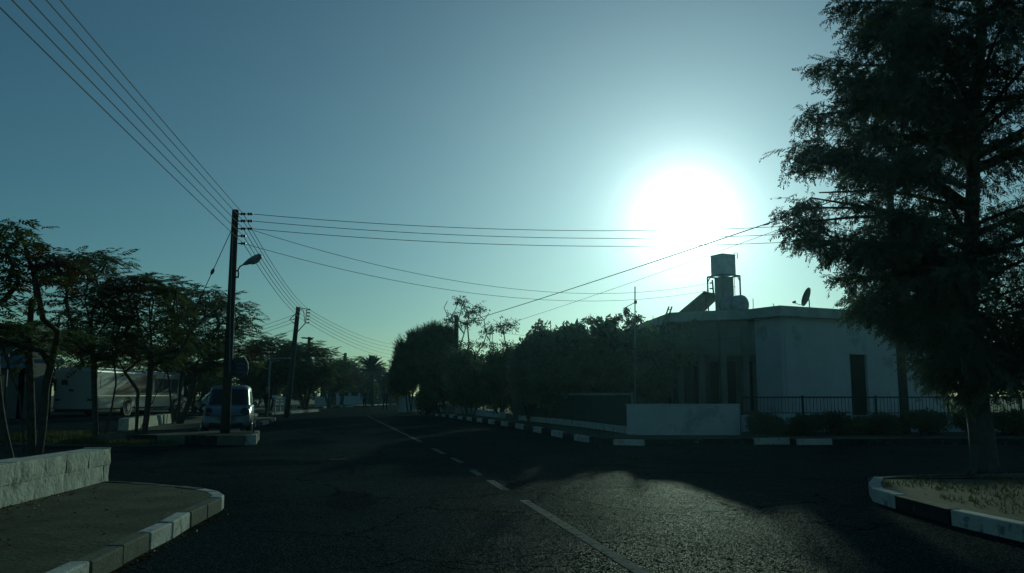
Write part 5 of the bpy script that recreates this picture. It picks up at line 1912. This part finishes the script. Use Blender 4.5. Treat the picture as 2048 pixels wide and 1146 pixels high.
    pts = [(-.46 + .092 * k, .03 - .045 * math.cos((k - 5) / 5 * 1.2), .655 - .03 * math.cos((k - 5) / 5 * 1.4)) for k in range(11)]
    MB().tube(pts, .02, 6).build('bonnet_slot', 'plastic_black', t, world=False, smooth=True)
    MB().box((-.26, -.055, .50), (.26, -.042, .60)).build('number_plate', 'plate_white', t, world=False)
    return t


cb = G(453, 872, 0)
small_car('parked_car', 'small upright pale blue car parked nose-on behind the lamp pole', (cb.x, cb.y - .1, 0), R(15), 'car_blue', 'parked cars')
cb2 = G(392, 824, 0)
small_car('parked_car', 'pale car half hidden by tree trunks right of the coach', (cb2.x - .8, cb2.y + 2, 0), R(-62), 'van_white', 'parked cars')


# ---------------------------------------------------------------- coach
def coach():
    c = P(188, 820, 50)
    t = thing('coach', 'white coach with red graphic parked behind the left trees', 'bus', (c.x - 1.27, 50, 0))
    L = 13.6
    W_ = 1.27
    MB().box((-W_, 0, .42), (W_, L, 2.86)).build('body', 'bus_white', t, world=False, bevel=.16, seg=4)
    MB().box((-W_ + .12, .35, 2.862), (W_ - .12, L - .4, 2.96)).build('roof_pod', 'bus_white', t, world=False, bevel=.04)
    MB().box((-W_ + .05, .1, .30), (W_ - .05, L - .1, .418)).build('underframe', 'plastic_black', t, world=False)
    MB().box((-1.0, -.012, 1.75), (1.0, .01, 2.45)).build('rear_window', 'bus_white', t, world=False, bevel=.005)
    MB().box((-.78, -.022, 1.90), (-.42, -.006, 2.2)).build('vent', 'plastic_black', t, world=False)
    MB().box((-.30, -.022, 1.52), (-.04, -.006, 1.64)).build('handle_recess', 'plastic_black', t, world=False)
    MB().box((-1.15, -.07, .45), (1.15, .03, .72)).build('rear_bumper', 'bus_white', t, world=False, bevel=.03)
    for s_ in (-1, 1):
        MB().box((s_ * 1.16 - .07, -.02, 1.55), (s_ * 1.16 + .07, .06, 2.25)).build('tail_light', 'plastic_black', t, world=False)
        MB().box((s_ * .95 - .13, -.02, .95), (s_ * .95 + .13, .02, 1.08)).build('tail_light', 'red_lens', t, world=False)
        x = s_ * (W_ + .004)
        sx = sorted
        def side(nm, y0, y1, z0, z1, mt, th=.012, o=0):
            a, b = sorted((s_ * (W_ - .004), s_ * (W_ + th + o)))
            return MB().box((a, y0, z0), (b, y1, z1)).build(nm, mt, t, world=False)
        side('side_window', .6, 2.9, 1.7, 2.45, 'bus_white')
        for k, (y0, y1) in enumerate(((5.4, 6.6), (6.7, 7.95), (8.3, 9.6), (9.7, 11.0), (11.1, 12.3))):
            side('side_window', y0, y1, 1.45, 2.45, 'coach_glass')
        side('belt_strip', .1, L - .2, 1.22, 1.29, 'chrome', .02)
        side('lower_panel', 8.2, 11.0, .5, 1.1, 'bus_white', .02)
        side('luggage_hatch', .5, 3.3, .5, 1.15, 'bus_white', .016)
        side('luggage_hatch', 5.4, 8.1, .5, 1.15, 'bus_white', .016)
        # red sweep: a curved band
        m = MB()
        a, b = s_ * (W_ + .001), s_ * (W_ + .022)
        n = 16
        lo = [(2.4 + 5.2 * i / n, 1.32 + .5 * (i / n) ** 2) for i in range(n + 1)]
        hi = [(2.9 + 5.6 * i / n, 1.75 + .95 * math.sin(math.pi * .5 * i / n)) for i in range(n + 1)]
        vs_ = [(a, y, z) for y, z in lo] + [(a, y, z) for y, z in hi] + [(b, y, z) for y, z in lo] + [(b, y, z) for y, z in hi]
        k = n + 1
        fs_ = []
        for i in range(n):
            fs_ += [(i, i + 1, k + i + 1, k + i), (2 * k + i, 3 * k + i, 3 * k + i + 1, 2 * k + i + 1), (i, 2 * k + i, 2 * k + i + 1, i + 1), (k + i, k + i + 1, 3 * k + i + 1, 3 * k + i)]
        m.add(vs_, fs_).build('red_graphic', 'bus_red', t, world=False)
        for y in (4.35, 11.9):
            arch = MB().tube([(s_ * (W_ - .1), y, .56), (s_ * (W_ + .018), y, .56)], .63, 28).build('wheel_arch', 'plastic_black', t, world=False)
            w_ = MB().tube([(s_ * (W_ - .26), y, .5), (s_ * (W_ - .02), y, .5), (s_ * (W_ + .03), y, .5)], [.5, .5, .46], 28).build('wheel', 'rubber', t, world=False)
            MB().tube([(s_ * (W_ + .028), y, .5), (s_ * (W_ + .06), y, .5)], [.3, .2], 16).build('rim', 'post_grey', w_, world=False)
        m = MB().box((s_ * (W_ + .16) - .06, L - .1, 1.7), (s_ * (W_ + .16) + .06, L + .05, 2.3))
        mi = m.build('mirror', 'plastic_black', t, world=False)
        MB().beam((s_ * W_ * .95, L - .1, 2.5), (s_ * (W_ + .16), L, 2.3), .04, .04).build('arm', 'plastic_black', mi, world=False)
    MB().box((-1.1, L - .01, 1.1), (1.1, L + .015, 2.6)).build('windscreen', 'glass_dark', t, world=False)
coach()


# ================================================================= LEFT-HAND BUILDINGS AND FAR THINGS
def shop():
    d = 46.0
    a, b = P(-150, 800, d), P(42, 800, d)
    t = thing('shop_building', 'dark flat-roofed shop with blue sign at the left edge', 'building', (b.x, d, 0))
    zt = P(50, 660, d).z
    X0, X1 = a.x - 3, b.x
    class _v: pass
    p, q = Vector((X0, d, 0)), Vector((X1, d, 0))
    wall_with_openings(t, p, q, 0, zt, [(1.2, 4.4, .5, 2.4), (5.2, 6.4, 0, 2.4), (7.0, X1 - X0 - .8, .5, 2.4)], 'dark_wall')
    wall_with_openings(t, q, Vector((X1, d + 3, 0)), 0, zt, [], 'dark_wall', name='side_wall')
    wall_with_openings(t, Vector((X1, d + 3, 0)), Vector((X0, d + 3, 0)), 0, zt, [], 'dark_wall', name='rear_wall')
    MB().box((X0 - .3, d - .4, zt + .003), (X1 + .3, d + 3.3, zt + .28)).build('roof', 'roof_concrete', t)
    for s0, s1 in ((1.2, 4.4), (7.0, X1 - X0 - .8)):
        w_ = MB().box((X0 + s0, d + .1, .5), (X0 + s1, d + .13, 2.4)).build('window', 'glass_dark', t)
        MB().box((X0 + (s0 + s1) / 2 - .04, d + .05, .5), (X0 + (s0 + s1) / 2 + .04, d + .098, 2.4)).build('frame', 'post_grey', w_)
    dr = MB().box((X0 + 5.2, d + .1, 0.01), (X0 + 6.4, d + .14, 2.4)).build('door', 'glass_dark', t)
    MB().beam((X0 + 5.32, d + .07, 1.0), (X0 + 5.32, d + .07, 1.3), .03, .03).build('handle', 'chrome', dr)
    s0, s1 = P(-60, 736, d - .9), P(54, 711, d - .9)
    sg_ = MB().box((s0.x, d - .9, s0.z), (s1.x, d - .82, s1.z)).build('sign_board', 'sign_blue', t)
    for k in range(2):
        MB().box((s0.x + .3 + 2.9 * k, d - .905, s0.z + .25), (s0.x + 2.6 + 2.5 * k, d - .897, s1.z - .2)).build('faded_panel', 'sign_pale', sg_)
    a0, a1 = P(-80, 706, d - 1.2), P(99, 682, d)
    MB().hexa([(a0.x, d - 1.4, a0.z - .06), (X1, d - 1.4, a0.z - .06), (X1, d - .002, a1.z - .06), (a0.x, d - .002, a1.z - .06)], [(a0.x, d - 1.4, a0.z), (X1, d - 1.4, a0.z), (X1, d - .002, a1.z), (a0.x, d - .002, a1.z)]).build('awning', 'awning', t)
    for x in (a0.x + .1, X1 - .1):
        MB().beam((x, d - 1.3, 0), (x, d - 1.3, a0.z - .06), .07, .07).build('awning_post', 'iron', t)
shop()


def far_house(name, label, x0, x1, ytop, d, depth, wmat, rmat, wins, pitched=False):
    a, b = P(x0, 800, d), P(x1, 800, d)
    zt = P(x0, ytop, d).z
    t = thing(name, label, 'house', (a.x, d, 0), group='houses at the far bend')
    w_ops = [(s, s + 1.1, 1.0, 2.2) for s in wins]
    wall_with_openings(t, Vector((a.x, d, 0)), Vector((b.x, d, 0)), 0, zt, w_ops, wmat)
    for s0, s1, z0_, z1_ in w_ops:
        w_ = MB().box((a.x + s0, d + .1, z0_), (a.x + s1, d + .13, z1_)).build('window', 'glass_dark', t)
        MB().box((a.x + s0 - .05, d - .06, z0_ - .08), (a.x + s1 + .05, d - .002, z0_ - .002)).build('sill', 'roof_concrete', w_)
    wall_with_openings(t, Vector((b.x, d, 0)), Vector((b.x, d + depth, 0)), 0, zt, [], wmat, name='side_wall')
    wall_with_openings(t, Vector((a.x, d + depth, 0)), Vector((a.x, d, 0)), 0, zt, [], wmat, name='side_wall')
    wall_with_openings(t, Vector((b.x, d + depth, 0)), Vector((a.x, d + depth, 0)), 0, zt, [], wmat, name='rear_wall')
    if pitched:
        m = MB().add([(a.x - .4, d - .4, zt + .003), (b.x + .4, d - .4, zt + .003), (b.x + .4, d + depth + .4, zt + .003), (a.x - .4, d + depth + .4, zt + .003), (a.x + 1.5, d + depth / 2, zt + 1.1), (b.x - 1.5, d + depth / 2, zt + 1.1)],
                     [(3, 2, 1, 0), (0, 1, 5, 4), (2, 3, 4, 5), (1, 2, 5), (3, 0, 4)])
    else:
        m = MB().box((a.x - .3, d - .3, zt + .003), (b.x + .3, d + depth + .3, zt + .25))
    m.build('roof', rmat, t)
    return t
far_house('far_house', 'dim low house with blue-grey roof left of the palm', 640, 720, 748, 112, 8, 'dark_wall', 'sign_grey', (.8, 2.6, 4.1), True)
far_house('far_house', 'dim low house beneath the palm', 722, 800, 752, 116, 8, 'dark_wall', 'dark_wall', (1.0, 3.2), False)


def far_wall(label, x0, x1, y0, y1, d, mt, piers, cat='wall'):
    a, b = P(x0, y1, d), P(x1, y1, d)
    zt = P(x0, y0, d).z
    t = thing('garden_wall', label, cat, (a.x, d, 0), group='garden walls at the far bend')
    MB().box((a.x, d, 0), (b.x, d + .22, zt)).build('wall', mt, t, bevel=.01)
    for px, py in piers:
        p = P(px, py, d)
        MB().box((p.x - .13, d - .03, 0), (p.x + .13, d + .25, p.z)).build('pier', mt, t, bevel=.01)
    return t
far_wall('pale garden wall with two taller piers left of the road bend', 633, 654, 794, 809, 98, 'pale_paint', [(632.5, 786.5), (655, 787)])
far_wall('bluish garden wall with thin piers behind the walkers', 676, 725, 792, 809, 101, 'blue_plaster', [(675, 787), (699.5, 786), (718, 786)])
far_wall('dull garden wall section between the two walkers', 742, 768, 790, 807, 108, 'post_grey', [(741, 788)])
far_wall('dull garden wall right of the walkers', 772, 812, 789, 806, 116, 'plaster_dim', [(771, 786)])

# hedge trees closing the view behind the far houses
for i, (x0, x1, y0, d, lab) in enumerate([(650, 720, 742, 128, 'dark hedge tree behind the blue-grey roof'), (725, 800, 730, 130, 'dark hedge tree behind the palm'), (560, 650, 735, 104, 'dark hedge tree behind the bollards'), (470, 560, 740, 92, 'dark hedge tree behind the walking man'),
                                         (690, 760, 752, 104.5, 'dark hedge beneath the palm'), (765, 830, 745, 100, 'dark hedge left of the feathery tree'), (330, 470, 740, 88, 'dark hedge tree behind the parked cars'), (100, 330, 735, 92, 'dark hedge tree far behind the coach')]):
    bush_px('hedge_tree', lab, 'tree', x0, x1, y0, 800, d, 2.5, 1500, LB, 'leaf_bush', .5, 140 + i, group='hedge trees closing the far view', lumps=12)

# slender post with a level arm
D_L = 53.0
lp0 = Vector((P(536.5, 790, D_L).x, D_L, 0)); lp1 = P(541, 717, D_L)
lpst = thing('arm_post', 'slender pale post with a level arm behind the walking man', 'post', lp0)
MB().tube([lp0, lp1], [.075, .06], 8).build('post', 'post_grey', lpst)
MB().beam(lp1, P(580, 716, D_L), .07, .07).build('arm', 'post_grey', lpst)
MB().beam(P(541, 728, D_L), P(549, 717.5, D_L), .04, .04).build('brace', 'post_grey', lpst)

# board barrier and bollards near the walking man
D_B = 57.0
bb = P(549, 815, D_B)
bar = thing('board_barrier', 'low barrier of pale boards right of the walking man', 'barrier', (bb.x, D_B, 0))
for x in (550, 560, 570):
    p = P(x, 800, D_B)
    MB().box((p.x - .04, D_B, 0), (p.x + .04, D_B + .08, P(x, 796, D_B).z)).build('post', 'post_grey', bar)
for y0_, y1_ in ((796.5, 799.5), (802.5, 806), (809, 812)):
    p, q = P(547.5, y1_, D_B), P(572, y0_, D_B)
    MB().box((p.x, D_B - .03, p.z), (q.x, D_B - .002, q.z)).build('board', 'pale_paint', bar)
for i, (x, lab) in enumerate(((567, 'short white bollard nearest the board barrier'), (579, 'second short bollard from the board barrier'), (585, 'third short bollard from the board barrier'), (589, 'fourth short bollard from the board barrier'), (593, 'last short bollard towards the bend'))):
    d_ = 60 + i * 1.5
    p = P(x, 812, d_)
    o = MB().tube([(p.x, d_, .02), (p.x, d_, .50), (p.x, d_, .54)], [.06, .055, .02], 10).build('bollard', 'pale_paint', None, origin=(p.x, d_, 0))
    tag(o, lab, 'bollard', 'short bollards by the road')


# ================================================================= PEOPLE
def capsule(m, a, b, ra, rb_, tagl, tg, n=10):
    a, b = Vector(a), Vector(b)
    d = (b - a)
    L = d.length
    d = d.normalized() if L > 1e-6 else Vector((0, 0, 1))
    pts, rad = [], []
    for k in range(4):
        t = math.pi / 2 * (k + .4) / 4.4
        pts.append(a - d * ra * math.cos(t)); rad.append(ra * math.sin(t))
    pts += [a, b]; rad += [ra, rb_]
    for k in range(4):
        t = math.pi / 2 * (4 - k) / 4.4
        pts.append(b + d * rb_ * math.cos(t)); rad.append(rb_ * math.sin(t))
    m.tube(pts, rad, n)
    tagl.append((a, b, (ra + rb_) / 2, tg))


def person(name, label, loc, rz, mats, pose, hold=None, hair='hair_dark', height=1.74):
    """mats: (skin, top, trousers, shoes); local +y is forward"""
    t = thing(name, label, 'person', loc, rz, 'people walking on the road')
    k = height / 1.74
    m = MB(); tg = []
    SK, TP, TR, SH = 0, 1, 2, 3
    V3 = Vector
    cap = lambda a, b, ra, rb_, g, n=10: capsule(m, V3(a) * k, V3(b) * k, ra * k, rb_ * k, tg, g, n)
    lean = pose.get('lean', 0.0)
    hip, chest = V3((0, 0, .93)), V3((0, lean * .6, 1.32))
    cap((-.085, 0, .95), (.085, 0, .95), .115, .115, TR)
    cap((0, .0, .98), (0, lean * .3, 1.15), .135, .135, TP)
    cap((-.07, lean * .4, 1.14), (-.09, lean * .6, 1.32), .115, .115, TP)
    cap((.07, lean * .4, 1.14), (.09, lean * .6, 1.32), .115, .115, TP)
    cap((-.155, lean * .65, 1.40), (.155, lean * .65, 1.40), .07, .07, TP)
    cap((0, lean * .65, 1.40), (0, lean * .75 + .015, 1.53), .06, .055, SK)
    hc = V3((0, lean * .8 + .03, 1.625))
    m.ellipsoid(hc * k, (.076 * k, .095 * k, .118 * k), 14, 10); tg.append((hc * k, hc * k, .09 * k, SK))
    cap(hc + V3((0, .055, -.075)), hc + V3((0, .06, -.07)), .045, .045, SK)          # jaw
    cap(hc + V3((0, .092, .012)), hc + V3((0, .112, -.022)), .010, .015, SK)         # nose
    for s_ in (-1, 1):
        cap(hc + V3((s_ * .077, .0, -.015)), hc + V3((s_ * .082, -.008, .018)), .013, .016, SK)
        kn, an = V3(pose['knee'][0 if s_ < 0 else 1]), V3(pose['ankle'][0 if s_ < 0 else 1])
        cap((s_ * .095, 0, .92), kn, .088, .06, TR)
        cap(kn, an, .06, .042, TR)
        cap(an + V3((0, -.03, -.045)), an + V3((0, .15, -.06)), .042, .035, SH)
        el, wr = V3(pose['elbow'][0 if s_ < 0 else 1]), V3(pose['wrist'][0 if s_ < 0 else 1])
        cap((s_ * .19, lean * .65, 1.39), el, .056, .043, TP)
        cap(el, wr, .043, .030, TP)
        # hand: palm, four fingers of different length, thumb from the side of the palm
        fd = (wr - el).normalized()
        sdv = V3((0, 1, 0)) - fd * fd.y
        sdv = sdv.normalized() if sdv.length > .1 else V3((0, 0, 1))
        inw = fd.cross(sdv)
        if inw.x * s_ > 0: inw = -inw
        cap(wr + fd * .02 + sdv * .018, wr + fd * .075 + sdv * .026, .022, .02, SK)
        cap(wr + fd * .02 - sdv * .018, wr + fd * .075 - sdv * .026, .022, .02, SK)
        for j, l_ in enumerate((.060, .074, .070, .052)):
            o_ = sdv * (.033 - .022 * j)
            p0 = wr + fd * .085 + o_
            p1 = p0 + fd * l_ * .5 + inw * .012
            p2 = p1 + fd * l_ * .42 + inw * .028
            cap(p0, p1, .0105, .0098, SK, 7); cap(p1, p2, .0098, .009, SK, 7)
        q0 = wr + fd * .03 + sdv * .034
        cap(q0, q0 + fd * .03 + sdv * .024 + inw * .01, .013, .012, SK, 7)
        cap(q0 + fd * .03 + sdv * .024 + inw * .01, q0 + fd * .062 + sdv * .026 + inw * .028, .012, .010, SK, 7)
    tmp = m.build('body', mats[0], t, world=False)
    md = tmp.modifiers.new('r', 'REMESH'); md.mode = 'VOXEL'; md.voxel_size = .0095; md.use_smooth_shade = True
    dg = bpy.context.evaluated_depsgraph_get()
    dg.update()
    me = bpy.data.meshes.new_from_object(tmp.evaluated_get(dg))
    tmp.modifiers.clear()
    tmp.data = me
    me.materials.clear()
    for x in mats:
        me.materials.append(MATS[x])
    n = len(me.polygons)
    cen_ = np.zeros(n * 3); me.polygons.foreach_get('center', cen_); cen_ = cen_.reshape(-1, 3)
    best = np.full(n, 1e9); idx = np.zeros(n, np.int32)
    for a, b, r_, g in tg:
        a_, b_ = np.array(a), np.array(b)
        ab = b_ - a_
        tt = np.clip(((cen_ - a_) @ ab) / max(1e-9, ab @ ab), 0, 1)
        dd_ = np.linalg.norm(cen_ - (a_ + tt[:, None] * ab), axis=1) - r_
        s_ = dd_ < best
        best[s_] = dd_[s_]; idx[s_] = g
    me.polygons.foreach_set('material_index', idx)
    me.polygons.foreach_set('use_smooth', np.ones(n, bool))
    me.update()
    # hair cap
    hm = MB()
    nu, nv = 16, 7
    vs_ = []
    for j in range(nv + 1):
        th = math.pi * .56 * j / nv
        for i in range(nu):
            a = 2 * math.pi * i / nu
            front = max(0, math.sin(a))
            th2 = th * (1 - .38 * front)
            vs_.append(hc * k + V3((.084 * math.sin(th2) * math.cos(a), .103 * math.sin(th2) * math.sin(a) - .006, .125 * math.cos(th2) + .004)) * k)
    hm.add(vs_, [(j * nu + i, (j + 1) * nu + i, (j + 1) * nu + (i + 1) % nu, j * nu + (i + 1) % nu) for j in range(nv) for i in range(nu)])
    hm.build('hair', hair, t, world=False, smooth=True)
    for s_ in (-1, 1):
        MB().ellipsoid((hc + V3((s_ * .032, .088, .012))) * k, (.012, .008, .008), 8, 6).build('eye', 'eye_dark', t, world=False, smooth=True)
    MB().ellipsoid((hc + V3((0, .103, -.058))) * k, (.022, .006, .006), 8, 6).build('mouth', 'bus_red', t, world=False, smooth=True)
    return t


g1_ = G(531, 838, 0)
person('person', 'person in dark clothes standing beside the parked car, holding something pale', (g1_.x, g1_.y, 0), R(-60), ('skin', 'cloth_black', 'cloth_black', 'cloth_black'),
       dict(lean=.05, knee=((-.10, .06, .50), (.10, .02, .50)), ankle=((-.10, .0, .10), (.11, -.06, .10)), elbow=((-.27, -.03, 1.12), (.26, .02, 1.14)), wrist=((-.27, .10, .90), (.20, .24, 1.10))), hair='hair_grey')
pp = MB().box((-.11, -.15, 0), (.11, -.145, .16)).build('paper_sheet', 'paper', None, origin=(0, 0, 0))
hw_ = Matrix.Rotation(R(-60), 3, 'Z') @ Vector((.20, .36, 1.07)) + Vector((g1_.x, g1_.y, 0))
pp.location = hw_; pp.rotation_euler = (R(-35), 0, R(30))
tag(pp, 'small pale sheet held by the person beside the car', 'paper')
g2_ = G(729, 821, 0)
person('person', 'walker in dark jacket, left of the pair at the bend', (g2_.x, g2_.y, 0), R(172), ('skin', 'cloth_grey', 'cloth_black', 'cloth_black'),
       dict(knee=((-.12, .16, .51), (.11, -.03, .50)), ankle=((-.14, .20, .10), (.13, -.27, .13)), elbow=((-.29, -.09, 1.14), (.29, .06, 1.13)), wrist=((-.27, .02, .90), (.27, .22, .93))), height=1.76)
g3_ = G(770, 820.5, 0)
person('person', 'walker in blue top, right of the pair at the bend', (g3_.x, g3_.y, 0), R(186), ('skin', 'cloth_blue', 'cloth_black', 'cloth_black'),
       dict(knee=((-.11, .02, .50), (.12, .15, .51)), ankle=((-.12, -.22, .12), (.14, .17, .10)), elbow=((-.30, .05, 1.14), (.29, -.08, 1.14)), wrist=((-.28, .20, .93), (.27, .0, .90))), height=1.72)


# ================================================================= LITTER
def litter():
    r = np.random.default_rng(31)
    T = []
    def put(x, y, z, sz):
        a = r.uniform(0, 6.28)
        d = np.array([math.cos(a), math.sin(a), 0]); e = np.array([-d[1], d[0], 0])
        p = np.array([x, y, z + .004])
        up = np.array([0, 0, r.uniform(.003, .018)])
        T.append([p - d * sz, p + e * sz * .4 + up, p + d * sz]); T.append([p - d * sz, p + d * sz, p - e * sz * .4 + up * .5])
    for k in range(260):                        # along the near left kerb and wall foot
        t_ = r.uniform(0, 1)
        f = front[0].lerp(front[-1], t_)
        if r.random() < .45:
            put(f.x + abs(r.normal(0, .07)) + .03, f.y, 0, r.uniform(.012, .03))
        elif r.random() < .5:
            w_ = wa.lerp(wb, r.uniform(-.6, 1)); put(w_.x + abs(r.normal(0, .12)) + .02, w_.y, .143, r.uniform(.012, .03))
        else:
            put(f.x - r.uniform(.2, 2.4), f.y + r.uniform(-1, 1.2), .143, r.uniform(.01, .025))
    for k in range(200):                        # under the evergreen
        put(r.uniform(3.6, 9), r.uniform(5, 14), 0 if r.random() < .01 else .16, r.uniform(.012, .03)) if False else None
    V = np.array(T, float).reshape(-1, 3)
    o = np_mesh('leaf_litter', V, np.arange(len(V)).reshape(-1, 3), 'leaf_rust')
    o['kind'] = 'stuff'
    tag(o, 'dry leaf litter along the near left kerb and wall', 'leaves')
litter()
